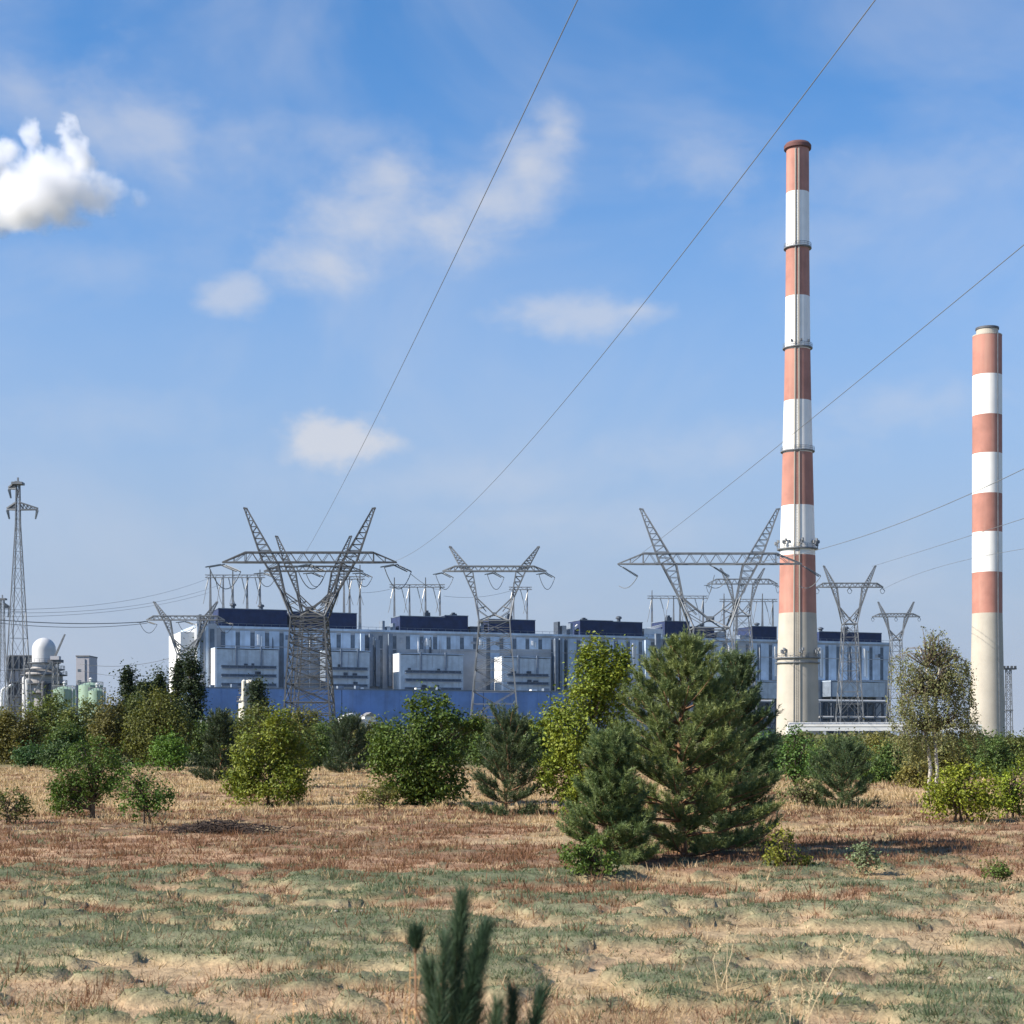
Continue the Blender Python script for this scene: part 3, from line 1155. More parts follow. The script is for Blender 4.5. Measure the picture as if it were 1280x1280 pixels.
def pylon(label, cx, Y, tip_y, beam_y, bt_y, tip_dx, L, Lt=None, bt_dx=None, base_dx=None, base_py=None, mat='galv',
          thick=0.26, strings='side', yaw=0.0, top_y=None, panels=6, left_only=False, group='delta pylons of the power lines'):
    s = Y / F
    zz = lambda py: H + (HOR - py) * s
    k = tip_dx / 85.0
    Lt = Lt or L * 0.75
    bt = (bt_dx or 22 * k) * s
    base = (base_dx or 40 * k) * s
    top_y = top_y or beam_y - 13 * k
    knee_y = beam_y + (bt_y - beam_y) * .52
    plate_y = beam_y + (bt_y - beam_y) * .86
    root = thing('pylon', label, 'pylon', ((cx - 640) * s, Y, 0), yaw, group)
    m = M[mat]
    wc, wb = thick, thick * .52
    d = max(.6, 5.5 * k * s)
    zb, zt = zz(beam_y), zz(top_y)
    mb = MB()
    tower_body(mb, base, bt, 0, zz(bt_y), panels, wc * 1.15, wb * (1.35 if panels > 8 else 1.0))
    mb.build('body', m, root)
    for sx, sz in ((1, 1), (1, -1), (-1, -1), (-1, 1)):
        MB().box(sx * base - .6, sx * base + .6, sz * base - .6, sz * base + .6, -.3, .5).build('footing', M['concrete'], root)
    # the V of the window, from the body top to the cross beam
    mb = MB()
    for sx in (-1, 1):
        for yy in (-1, 1):
            knee_o = (sx * 38 * k * s, yy * d, zz(knee_y))
            knee_i = (sx * 33.5 * k * s, yy * d, zz(knee_y + 1))
            bo = (sx * 60 * k * s, yy * d, zb)
            bi = (sx * 42 * k * s, yy * d, zb)
            body = (sx * bt, yy * bt, zz(bt_y))
            lattice_leg(mb, knee_o, bo, knee_i, bi, 5, wc, wb)
            mb.bar(body, knee_o, wc)
            mb.bar(body, knee_i, wb)
            plate = (0, yy * d * .9, zz(plate_y))
            mb.bar(knee_i, plate, wc * .85)
            mb.bar(knee_o, (sx * 16 * k * s, yy * d, zz(plate_y - 6 * k)), wb)
            mb.bar(plate, body, wc * .8)
            m1 = Vector(knee_o).lerp(Vector(body), .5)
            mb.bar(m1, Vector(knee_i).lerp(Vector(plate), .5), wb)
            mb.bar(m1, Vector(plate).lerp(Vector(body), .4), wb)
        # cross ties between the front and back planes
        for f in range(5):
            t = f / 4
            A = Vector((sx * 38 * k * s, -d, zz(knee_y))).lerp(Vector((sx * 60 * k * s, -d, zb)), t)
            Bv = A.copy()
            Bv.y = d
            mb.bar(A, Bv, wb, n=3)
        mb.bar((sx * bt, -bt, zz(bt_y)), (sx * bt, bt, zz(bt_y)), wc)
    mb.bar((-bt, -bt, zz(bt_y)), (bt, -bt, zz(bt_y)), wc)
    mb.bar((-bt, bt, zz(bt_y)), (bt, bt, zz(bt_y)), wc)
    mb.box(-.8 * k ** .5, .8 * k ** .5, -d * .92, -d * .86, zz(plate_y) - .5, zz(plate_y) + .6)
    mb.build('window_frame', m, root)
    # cross beam
    mb = MB()
    Ls, Lts = L * s, Lt * s
    for yy in (-d, d):
        mb.bar((-Ls, yy * .3, zb), (-Lts, yy, zb), wc)
        mb.bar((Lts, yy, zb), (Ls, yy * .3, zb), wc)
        mb.bar((-Lts, yy, zb), (Lts, yy, zb), wc)
        mb.bar((-Lts, yy, zt), (Lts, yy, zt), wc)
        mb.bar((-Ls, yy * .3, zb), (-Lts, yy, zt), wc * .8)
        mb.bar((Ls, yy * .3, zb), (Lts, yy, zt), wc * .8)
        n = 20
        for i in range(n):
            xa = -Lts + 2 * Lts * i / n
            xb = -Lts + 2 * Lts * (i + 1) / n
            if i % 2:
                mb.bar((xa, yy, zt), (xb, yy, zb), wb, n=3)
            else:
                mb.bar((xa, yy, zb), (xb, yy, zt), wb, n=3)
        for sx in (-1, 1):
            mb.bar((sx * Lts, yy, zb), (sx * Lts, yy, zt), wb)
            xm = (Lts + Ls) / 2
            mb.bar((sx * xm, yy * .65, zb), (sx * Lts, yy, zt), wb, n=3)
            mb.bar((sx * xm, yy * .65, zb), (sx * xm, yy * .65, (zb + zt) / 2), wb, n=3)
    for i in range(11):
        x = -Lts + 2 * Lts * i / 10
        mb.bar((x, -d, zb), (x, d, zb), wb, n=3)
        mb.bar((x, -d, zt), (x, d, zt), wb, n=3)
    mb.build('cross_beam', m, root)
    # horns
    for sx in (-1, 1):
        mb = MB()
        tip = Vector((sx * tip_dx * s, 0, zz(tip_y)))
        for yy in (-1, 1):
            o = Vector((sx * 62 * k * s, yy * d, zb))
            i_ = Vector((sx * 43 * k * s, yy * d, zb))
            lattice_leg(mb, o, tip + Vector((sx * .25, 0, 0)), i_, tip - Vector((sx * .25, 0, 0)), 9, wc * .9, wb)
        mb.bar(tip - Vector((sx * .35, 0, 0)), tip + Vector((sx * .45, 0, .15)), wc * 1.3)
        mb.build('horn', m, root)
    # insulator strings and jumpers
    r = max(.14, 1.0 * k * s)
    for xx in (-L + 1, 0, L - 1):
        a = Vector((xx * s, 0, zb - .2))
        if strings == 'right':
            ends = []
            for yy in (-.5, .5):
                p = a + Vector((6 * k * s, yy * .5, -3 * k * s))
                q = a + Vector((24 * k * s, yy * 1.6, -14 * k * s))
                hw = MB().bar(a, p, .12)
                hw.build('hanger', m, root)
                string(p, q, r).build('insulator', M['insul'], root)
                ends.append(q)
            b = a + Vector((-2 * k * s, -4, -5 * k * s))
            MB().tube(sagged(ends[0], a + Vector((2 * k * s, 3, -24 * k * s)), 8 * k * s), .07, 5).build('jumper', M['wire'], root)
        elif strings == 'both':
            qs = []
            for sg in (-1, 1):
                for yy in (-.4, .4):
                    p = a + Vector((yy, sg * .8, -.3))
                    q = a + Vector((sg * 16 * k * s + yy, sg * 4.2, -8 * k * s))
                    string(p, q, r).build('insulator', M['insul'], root)
                qs.append(q)
            MB().tube(sagged(qs[0], qs[1], 26 * k * s), .09, 5).build('jumper', M['wire'], root)
        else:
            for sg in (-1, 1):
                q = a + Vector((sg * 10 * k * s, sg * 1.0, -10 * k * s))
                string(a, q, r).build('insulator', M['insul'], root)
            MB().tube(sagged(a + Vector((-10 * k * s, -1, -10 * k * s)), a + Vector((10 * k * s, 1, -10 * k * s)), 10 * k * s), .09, 5).build('jumper', M['wire'], root)
    return root


pylon('nearest left pylon, dense dark lattice body rising behind the yellow-green bush', 387, 318, 636, 703, 772, 80, 109, Lt=80, bt_dx=21, base_dx=31,
      mat='galv_dark', thick=.28, strings='both', panels=9)
pylon('nearest right pylon, its cross beam ending before the tall chimney', 887, 300, 637, 705, 786, 85, 115, Lt=83, bt_dx=22, base_dx=44, thick=.24, strings='right')
pylon('middle pylon with short horns between the two navy roof blocks', 618, 464, 684, 714, 777, 55, 65, Lt=50, bt_dx=19, base_dx=32, thick=.36, strings='both', top_y=708)
pylon('far pylon just right of the tall chimney', 1062, 600, 708, 734, 780, 32, 42, Lt=34, bt_dx=8, base_dx=16, thick=.36, top_y=729)
pylon('smallest far pylon behind the birch crown', 1120, 760, 753, 771, 800, 22, 30, Lt=21, bt_dx=6, base_dx=11, thick=.4, top_y=767)
pylon('far left pylon whose beam ends at the white end wall', 232, 520, 753, 775, 818, 39, 49, Lt=40, bt_dx=9, base_dx=18, thick=.34, strings='both', top_y=770)
pylon('pale far pylon seen through the window of the nearest right pylon', 928, 640, 711, 730, 770, 27, 44, Lt=33, bt_dx=9, base_dx=18, thick=.34, strings='both', top_y=724)
pylon('pylon standing close behind the nearest left pylon', 392, 410, 671, 714, 768, 46, 62, Lt=46, bt_dx=14, base_dx=26, thick=.30, strings='both', mat='galv_dark', top_y=708)


def mast_tower(label, cx, Y, top_y, arms, half_top, half_base, z_split_y, group=None):
    s = Y / F
    zz = lambda py: H + (HOR - py) * s
    root = thing('pylon', label, 'pylon', ((cx - 640) * s, Y, 0), 0.0, group)
    mb = MB()
    zs = zz(z_split_y)
    tower_body(mb, half_base * s, half_top * s, 0, zs, 9, .2, .09)
    tower_body(mb, half_top * s, half_top * s * .8, zs, zz(top_y), 6, .16, .07)
    mb.build('body', M['galv'], root)
    zt = zz(top_y)
    MB().box(-1.1, 1.1, -1.0, 1.0, zt, zt + .5).build('top_plate', M['galv'], root)
    MB().bar((0, 0, zt + .5), (0, 0, zt + 1.5), .3).build('peak', M['galv'], root)
    for (py, l, rgt) in arms:
        z = zz(py)
        mb = MB()
        for yy in (-1, 1):
            for end in (l, rgt):
                if end == 0:
                    continue
                tipv = Vector((end * s, 0, z))
                sgn = 1 if end > 0 else -1
                a = Vector((sgn * half_top * s * .7, yy * half_top * s * .7, z))
                b = a + Vector((0, 0, 1.5))
                mb.bar(a, tipv, .3)
                mb.bar(b, tipv + Vector((0, 0, .25)), .3)
                for i in range(1, 5):
                    p = a.lerp(tipv, i / 5)
                    q = b.lerp(tipv, i / 5)
                    mb.bar(p, q, .14, n=3)
                    mb.bar(p, b.lerp(tipv, (i - 1) / 5), .14, n=3)
        mb.build('cross_arm', M['galv'], root)
        for end in (l, rgt):
            if end:
                sgn = 1 if end > 0 else -1
                p = Vector((end * s, 0, z - .2))
                q = Vector((end * s - sgn * 3.2 * s, 0, z - 12 * s))
                string(p, q, .2, 9).build('insulator', M['insul'], root)
                string(p - Vector((sgn * 2.0 * s, 0, 0)), q, .2, 9).build('insulator', M['insul'], root)
    return root


mast_tower('slim lattice pylon with two cross arms at the left edge', 22.5, 330, 606, [(611, -12, 1.5), (637, -14, 25)], 2.6, 15.5, 655)
mast_tower('paler lattice pylon cut by the left edge of the picture', 3, 470, 750, [(760, -14, 10)], 2.6, 8, 800)


def gantry(label, x_posts, Y, top_y, bot_y, beam_y, dz=0.0, roof=None):
    """steel line gantry: posts, beam, hanging insulators"""
    s = Y / F
    x0 = (x_posts[0] - 640) * s
    zb = H + (HOR - bot_y) * s if roof is None else roof
    zt = H + (HOR - top_y) * s
    z = H + (HOR - beam_y) * s
    root = thing('line_gantry', label, 'gantry', (x0, Y, zb), 0.0, 'line gantries above the boiler house')
    xs = [(p - 640) * s - x0 for p in x_posts]
    for i, x in enumerate(xs):
        mb = MB()
        hgt = (zt if i % 2 == 0 else z + 1.5) - zb
        for yy in (-1.2, 1.2):
            mb.bar((x - .45, yy, 0), (x, yy * .2, hgt), .4)
            mb.bar((x + .45, yy, 0), (x, yy * .2, hgt), .4)
        nn = int(hgt / 2.5)
        for j in range(nn):
            t = j / nn
            mb.bar((x - .45 * (1 - t), -1.2 * (1 - .8 * t), hgt * t), (x + .45 * (1 - t), 1.2 * (1 - .8 * t), hgt * t), .16, n=3)
        mb.build('post', M['galv'], root)
    mb = MB()
    za = z - zb
    a, b = xs[0] - 2.5, xs[-1] + 2.5
    for yy in (-.6, .6):
        mb.bar((a, yy, za), (b, yy, za), .3)
        mb.bar((a, yy, za + 1.3), (b, yy, za + 1.3), .3)
        n = max(4, int((b - a) / 2))
        for i in range(n):
            xa = a + (b - a) * i / n
            xb = a + (b - a) * (i + 1) / n
            mb.bar((xa, yy, za + (1.3 if i % 2 else 0)), (xb, yy, za + (0 if i % 2 else 1.3)), .15, n=3)
    mb.build('beam', M['galv'], root)
    n = max(3, len(xs) * 2 - 1)
    for i in range(n):
        x = a + (b - a) * (i + .5) / n
        lean = 1.5 if i % 2 else -1.2
        string((x, 0, za - .1), (x + lean, -1.2, za - 6.0), .32, 9).build('insulator', M['insul'], root)
        MB().tube(sagged((x + lean, -1.2, za - 6), (x + lean * 2.2, -.5, za - 13), .8), .14, 5).build('dropper', M['wire'], root)
    return root


def roof_z(px, dy):
    return fs(px, dy)[1]


gantry('line gantry with five posts above the leftmost navy roof block', [263, 279, 291, 309, 325], 790, 712, 770, 722, roof=ZR + .4)
gantry('line gantry just right of the nearest left pylon', [430, 437, 450], 800, 706, 770, 724, roof=ZR + .4)
gantry('line gantry with four posts above the second navy roof block', [493, 512, 532, 550], 815, 722, 772, 734, roof=ZR + .4)
gantry('small line gantry right of the middle pylon', [642, 659], 850, 728, 775, 737, roof=ZR + .4)
gantry('line gantry left inside the window of the nearest right pylon', [815, 842, 850, 879], 870, 738, 785, 748, roof=ZR + .4)
gantry('line gantry just left of the tall chimney', [905, 921, 953, 966], 890, 742, 790, 752, roof=ZR + .4)

# ------------------------------------------------------------------ overhead wires

def wire(label, pa, Ya, mid, far, Yb, r, name='overhead_wire', ext=-140.0, group=None):
    """hangs from (pa) at depth Ya, seen through mid, leaves the view at far (depth Yb), goes on to depth ext"""
    A = W(pa[0], pa[1], Ya)
    Bv = W(far[0], far[1], Yb)
    bx = (Bv.x - A.x) / (Yb - Ya)
    ratio = (mid[0] - 640) / F
    Ym = (A.x - bx * Ya) / (ratio - bx)
    Zm = H + (HOR - mid[1]) / F * Ym
    ys = np.array([Ya, Ym, Yb])
    zs = np.array([A.z, Zm, Bv.z])
    co = np.polyfit(ys, zs, 2)
    pts = []
    n = 60
    for i in range(n + 1):
        y = Ya + (ext - Ya) * i / n
        pts.append(Vector((A.x + bx * (y - Ya), y, float(np.polyval(co, y)))))
    o0 = pts[0].copy()
    mb = MB().tube([p - o0 for p in pts], r, 6)
    o = mb.build(name, M['wire'], None, smooth=True)
    o.location = o0
    tag(o, label, 'wire', group)
    return o


wire('steep wire rising from the nearest left pylon to the top edge left of centre', (374, 704), 318, (545, 370), (722, 0), 66, .025)
wire('wire rising from the left pylon\'s right arm to the top edge near the tall chimney', (492, 702), 318, (800, 385), (1094, 0), 66, .025)
wire('long wire crossing the tall chimney up to the right edge at mid height', (783, 706), 301, (1095, 458), (1280, 306), 105, .03)
wire('wire meeting the right edge as the highest of the three lower ones', (887, 706), 301, (1130, 652), (1280, 586), 170, .04)
wire('faint middle wire from the far pylon to the right edge', (1090, 708), 600, (1180, 680), (1280, 648), 260, .05)
wire('lowest faint wire from the far pylon to the right edge', (1103, 737), 600, (1180, 707), (1280, 686), 300, .045)


def span(label, a, Ya, b, Yb, drop, r, group=None):
    A = W(a[0], a[1], Ya)
    Bv = W(b[0], b[1], Yb)
    pts = [p - A for p in sagged(A, Bv, drop, 16)]
    o = MB().tube(pts, r, 5).build('overhead_wire', M['wire'], None, smooth=True)
    o.location = A
    tag(o, label, 'wire', group)


span('uppermost thin wire from the left edge to the roof gantry', (0, 762), 470, (263, 722), 788, 4, .06)
span('second thin wire from the left edge to the roof gantry', (0, 766), 470, (278, 730), 790, 4, .06)
span('third thin wire from the left edge to the leftmost gantry post', (0, 771), 470, (264, 740), 788, 3, .06)
span('thick bundled wire from the left edge to the far left pylon beam', (0, 775), 420, (184, 777), 520, .8, .13)
span('bundled wire just under the thick one left of the far left pylon', (0, 779), 420, (184, 779), 520, 1.2, .09)
span('wire between the left gantry and the second gantry', (452, 741), 800, (493, 735), 815, .6, .08)
span('wire from the right arm of the nearest left pylon to the second gantry', (513, 717), 330, (556, 734), 815, 2, .06)
span('long faint wire between second and third roof block gantries', (555, 745), 815, (640, 738), 850, 2, .08)
span('wire from the nearest right pylon centre to the left window gantry', (893, 719), 305, (879, 750), 870, 3, .06)
span('low faint wire left of the poplars', (100, 830), 520, (228, 818), 520, 2, .07)
span('lower faint wire left of the poplars', (100, 838), 520, (228, 838), 520, 2, .06)

# ------------------------------------------------------------------ plant on the left

def left_plant():
    Y = 600.0
    s = Y / F
    zz = lambda py: H + (HOR - py) * s
    X = lambda px: (px - 640) * s
    # domed absorber silo
    r0 = thing('absorber_tower', 'grey round process tower with a white dome on top, left of the green tanks', 'tower', (X(55), Y, 0))
    R = 14.5 * s
    prof = [(R, zz(836)), (R, zz(812))]
    for i in range(1, 9):
        a = i / 8 * math.pi / 2
        prof.append((R * math.cos(a) + .01, zz(812) + R * 1.02 * math.sin(a)))
    MB().lathe(prof, 36, caps=False).build('dome', M['silo'], r0, smooth=True)
    R2 = 23 * s
    MB().lathe([(R2, 0), (R2, zz(850)), (R2 * .98, zz(842)), (R + .1, zz(834))], 36, caps=False).build('shell', M['plant_grey'], r0, smooth=True, angle=40)
    for py, rr_ in ((830, R + .3), (838, R2 * .9), (845, R2 + .2), (856, R2 + .2), (868, R2 + .2)):
        ring_gallery(r0, zz(py), rr_, M['plant_dark'] if py > 840 else M['galv'], 1.4, True)
    for i, (px, m) in enumerate(((36, 'silo'), (41, 'silo'), (62, 'plant_dark'), (69, 'steel_dark'), (74, 'plant_dark'))):
        c = ((px - 55) * s, -math.sqrt(max(1, R2 ** 2 - ((px - 55) * s) ** 2)) - 1.0)
        MB().lathe([(1.0, 0), (1.0, zz(848 + i * 3)), (.4, zz(846 + i * 3))], 12, c=c).build('riser_pipe', M[m], r0, smooth=True, angle=40)
    # dark annex
    r1 = thing('plant_building', 'dark steel plant building with open floors at the left edge', 'building', (X(8), Y + 14, 0))
    w = 44 * s
    xa = -12 * s
    for z0, z1, m in ((0, 868, 'plant_grey'), (868, 850, 'plant_dark'), (850, 834, 'lavender'), (834, 818, 'steel_dark')):
        a = 0 if z0 == 0 else zz(z0)
        MB().box(xa, xa + w * .8, 0, 14, a, zz(z1)).build('floor_block', M[m], r1)
    for i in range(6):
        MB().bar((xa + w * .8 * i / 5, -.4, 0), (xa + w * .8 * i / 5, -.4, zz(818)), .5).build('column', M['steel_dark'], r1)
    for py in (868, 850, 834):
        MB().box(xa, xa + w * .8, -.8, -.05, zz(py) - .5, zz(py)).build('floor_edge', M['steel_dark'], r1)
    MB().box(xa, xa + w * .8, -.2, 14, zz(818), zz(816.5)).build('roof', M['plant_dark'], r1)
    # white bent pipes
    for (px, top, k) in ((17, 862, 0), (22.5, 860, 1)):
        pts = [(0, 0, 0), (0, 0, zz(top + 6)), (.5 * s * 2, 0, zz(top + 2)), (3 * s, 0, zz(top)), (8 * s, 0, zz(top - 3))]
        o = MB().tube(pts, 1.6 * s, 10).build('bent_pipe', M['panel_white'], None, smooth=True)
        o.location = (X(px), Y - 14, 0)
        tag(o, ('outer' if k == 0 else 'inner') + ' white bent pipe at the foot of the domed tower', 'pipe')
    # pale slab tower
    r2 = thing('silo_tower', 'pale lavender slab tower right of the white dome', 'tower', (X(94), Y + 10, 0))
    MB().box(-8 * s, 8.5 * s, 0, 12, 0, zz(819)).build('wall', M['lavender'], r2)
    MB().box(-8.4 * s, 8.9 * s, -.3, 12.3, zz(819), zz(817.5)).build('roof', M['roof'], r2)
    MB().box(3 * s, 3.6 * s, -.25, .1, 0, zz(822)).build('ladder', M['steel_blue'], r2)
    for i in range(3):
        MB().box(-6 * s, -2 * s, -.08, .2, zz(838 + 14 * i), zz(835 + 14 * i)).build('louvre', M['window'], r2)
    # crane
    r3 = thing('crane', 'small lattice crane with a slanted jib between dome and slab tower', 'crane', (X(79), Y - 10, 0))
    mb = MB()
    tower_body(mb, 1.2, .9, 0, zz(826), 8, .3, .15)
    mb.build('mast', M['galv'], r3)
    jb = MB()
    lattice_leg(jb, (0, -.5, zz(822)), (12 * s, -.1, zz(795)), (-.9, -.5, zz(826)), (11 * s, -.1, zz(795)), 9, .25, .13)
    lattice_leg(jb, (0, .5, zz(822)), (12 * s, .1, zz(795)), (-.9, .5, zz(826)), (11 * s, .1, zz(795)), 9, .25, .13)
    jb.build('jib', M['galv'], r3)
    MB().box(-9 * s, 9 * s, -1, 1, zz(830), zz(826.5)).build('gangway', M['plant_dark'], r3)
    MB().box(-1.6, 1.6, -1.4, 1.4, zz(826.5), zz(822)).build('cab', M['lavender'], r3)
    sb = MB().bar((-2 * s, -3, zz(829)), (-22 * s, -4, zz(868)), .35)
    sb.bar((-2 * s, -4, zz(829)), (-22 * s, -5, zz(868)), .35)
    sb.build('sloping_ladder', M['galv'], r3)
    # green tanks
    for i, (px, rr_, top, dd, lab) in enumerate(((104, 13.5, 862, 0, 'leftmost green storage tank, its side in full sun'),
                                              (143, 10.5, 864, 0, 'right green storage tank behind the olive bushes'),
                                              (124, 15, 857, 13, 'wide green storage tank standing behind the other two'))):
        rt = thing('storage_tank', lab, 'tank', (X(px), Y - 25 + dd, 0), 0, 'green storage tanks')
        s2 = (Y - 25 + dd) / F
        R = rr_ * s2
        zt = H + (HOR - top) * s2
        MB().lathe([(R, 0), (R, zt), (R * .5, zt + .9), (.05, zt + 1.2)], 36, caps=False).build('shell', M['tank_green'], rt, smooth=True, angle=30)
        rb = MB()
        n = 18
        for j in range(n):
            a = 2 * math.pi * j / n
            b = 2 * math.pi * (j + 1) / n
            p = Vector((math.cos(a) * R, math.sin(a) * R, zt))
            q = Vector((math.cos(b) * R, math.sin(b) * R, zt))
            up = Vector((0, 0, 1.3))
            rb.bar(p, p + up, .14)
            rb.bar(p + up, q + up, .14)
        rb.build('railing', M['galv'], rt)
        for j in range(2):
            a = -1.4 + j * .8
            c = Vector((math.cos(a) * (R + .3), math.sin(a) * (R + .3), 0))
            MB().bar(c, c + Vector((0, 0, zt + 1.2)), .35).build('pipe', M['silo' if j else 'tank_green'], rt)
        MB().lathe([(.5, zt + .5), (.5, zt + 2.2), (.9, zt + 2.4), (.2, zt + 3.0)], 10).build('vent', M['silo'], rt)
    # low green wall
    o = MB().box(-35 * s, 35 * s, 0, 6, 0, zz(880)).build('green_shed', M['tank_green'], None)
    o.location = (X(135), Y + 20, 0)
    tag(o, 'low green shed filling the gap between the green tanks', 'building')


left_plant()


def cream_silo():
    Y = 470.0
    s = Y / F
    zz = lambda py: H + (HOR - py) * s
    root = thing('silo', 'cream silo with a rounded head standing before the first filter house', 'silo', ((312 - 640) * s, Y, 0))
    R = 10 * s
    m = mat_paint('cream_silo_paint', (0.58, 0.55, 0.46), .6, .12, .5, streak=.4, dirt=(.3, .27, .22))
    prof = [(R * 1.35, 0), (R * 1.35, zz(876)), (R * .95, zz(868)), (R * .95, zz(858))]
    for i in range(1, 7):
        a = i / 6 * math.pi / 2
        prof.append((R * .95 * math.cos(a) + .01, zz(858) + R * .85 * math.sin(a)))
    MB().lathe(prof, 30, caps=False).build('shell', m, root, smooth=True, angle=45)
    MB().box(R * .3, R * 1.5, -R * .8, R * 1.2, 0, zz(851)).build('service_tower', M['plant_dark'], root)
    MB().lathe([(R * .3, 0), (R * .3, zz(852)), (R * .1, zz(850))], 14, c=(-R * .5, -R * 1.2)).build('riser_pipe', m, root, smooth=True, angle=40)
    ring_gallery(root, zz(868), R * 1.0, M['galv_dark'], .8)
    ring_gallery(root, zz(878), R * 1.35, M['galv_dark'], .6)
    r2 = thing('hut', 'tiny white hut beside the dark poplar before the blue hall', 'hut', ((254 - 640) * s, Y, 0))
    MB().box(-4.5 * s, 4.5 * s, 0, 4, 0, zz(897)).build('wall', M['panel_white'], r2)
    MB().box(-5 * s, 5 * s, -.3, 4.3, zz(897), zz(895.5)).build('roof', M['panel'], r2)
    MB().box(-2 * s, 2 * s, -.07, .1, zz(906), zz(901)).build('window', M['window'], r2)
    MB().box(-3 * s, 0, -.07, .1, 0.1, zz(914)).build('door', M['steel_blue'], r2)


cream_silo()

# ------------------------------------------------------------------ steam plume

def plume():
    Y = 500.0
    s = Y / F
    lobes = [(62, 240, 76, 56), (120, 245, 44, 36), (-30, 270, 70, 50), (30, 265, 70, 42), (20, 235, 48, 45), (55, 215, 42, 42), (38, 170, 20, 28), (85, 170, 16, 40), (96, 205, 32, 40),
             (140, 240, 27, 26), (-20, 205, 50, 40), (60, 262, 48, 22), (110, 250, 34, 24), (-60, 230, 60, 55), (8, 190, 26, 28), (172, 248, 20, 16)]
    import bmesh
    bm = bmesh.new()
    C0 = W(40, 225, Y)
    for i, (cx, cyy, rx, ry) in enumerate(lobes):
        c = W(cx, cyy, Y + (i * 37 % 11 - 5) * 2.0) - C0
        ret = bmesh.ops.create_icosphere(bm, subdivisions=3, radius=1.0)
        for v in ret['verts']:
            v.co = Vector((c.x + v.co.x * rx * s, c.y + v.co.y * (rx + ry) / 2 * s, c.z + v.co.z * ry * s))
    me = bpy.data.meshes.new('steam_plume')
    bm.to_mesh(me)
    bm.free()
    o = bpy.data.objects.new('steam_plume', me)
    o.location = C0
    link(o)
    rm = o.modifiers.new('union', 'REMESH')
    rm.mode = 'VOXEL'
    rm.voxel_size = 1.6
    m = bpy.data.materials.new('steam')
    m.use_nodes = True
    t = NT(m.node_tree)
    t.n.clear()
    out = t.new('ShaderNodeOutputMaterial')
    pv = t.new('ShaderNodeVolumePrincipled')
    pv.inputs['Color'].default_value = (0.925, 0.932, 0.95, 1)
    pv.inputs['Anisotropy'].default_value = 0.25
    tc = t.new('ShaderNodeTexCoord')
    P0 = tc.outputs['Object']
    nz = t.new('ShaderNodeTexNoise')
    nz.inputs['Scale'].default_value = 0.085
    nz.inputs['Detail'].default_value = 4
    nz.inputs['Roughness'].default_value = 0.6
    t.link(P0, nz.inputs['Vector'])
    sb = t.new('ShaderNodeVectorMath', operation='SUBTRACT')
    t.link(nz.outputs['Color'], sb.inputs[0])
    sb.inputs[1].default_value = (.5, .5, .5)
    sc0 = t.new('ShaderNodeVectorMath', operation='SCALE')
    t.link(sb.outputs[0], sc0.inputs[0])
    sc0.inputs['Scale'].default_value = 13.0
    ad = t.new('ShaderNodeVectorMath', operation='ADD')
    t.link(P0, ad.inputs[0])
    t.link(sc0.outputs[0], ad.inputs[1])
    P = ad.outputs[0]
    # density: sum of soft lobes, eaten by noise
    tot = None
    for i, (cx, cyy, rx, ry) in enumerate(lobes):
        c = W(cx, cyy, Y + (i * 37 % 11 - 5) * 2.0) - C0
        mp = t.new('ShaderNodeVectorMath', operation='SUBTRACT')
        t.link(P, mp.inputs[0])
        mp.inputs[1].default_value = tuple(c)
        sc = t.new('ShaderNodeVectorMath', operation='MULTIPLY')
        t.link(mp.outputs[0], sc.inputs[0])
        sc.inputs[1].default_value = (1 / (rx * s), 1 / ((rx + ry) / 2 * s), 1 / (ry * s))
        ln = t.new('ShaderNodeVectorMath', operation='LENGTH')
        t.link(sc.outputs[0], ln.inputs[0])
        q = t.math('SUBTRACT', 1.0, t.math('MULTIPLY', ln.outputs['Value'], 1.12), clamp=True)
        wgt = 0.5 if cx > 120 else 1.0
        q = t.math('MULTIPLY', q, 1.0)
        tot = q if tot is None else t.math('MAXIMUM', tot, q)
    n1 = t.noise(P0, 0.13, 6, 0.66, 0.4)
    d = t.math('ADD', tot, t.math('MULTIPLY', t.math('SUBTRACT', n1, 0.55), 1.7))
    d = t.math('MULTIPLY', t.smooth(d, 0.02, 0.85), 0.40)
    d = t.math('MULTIPLY', d, t.smooth(tot, 0.0, 0.16))
    # thinner towards the drifting right end
    sp = t.new('ShaderNodeSeparateXYZ')
    t.link(P, sp.inputs[0])
    d = t.math('MULTIPLY', d, t.math('ADD', 0.12, t.math('MULTIPLY', t.smooth(sp.outputs[0], 36.0, 12.0), 0.88)))
    t.link(d, pv.inputs['Density'])
    t.link(pv.outputs[0], out.inputs['Volume'])
    me.materials.append(m)
    tag(o, 'white steam plume drifting in from the left edge of the sky', 'steam plume', kind='stuff')


plume()

# ------------------------------------------------------------------ vegetation

def rand_unit(n):
    v = RNG.normal(size=(n, 3))
    return v / np.linalg.norm(v, axis=1, keepdims=True)


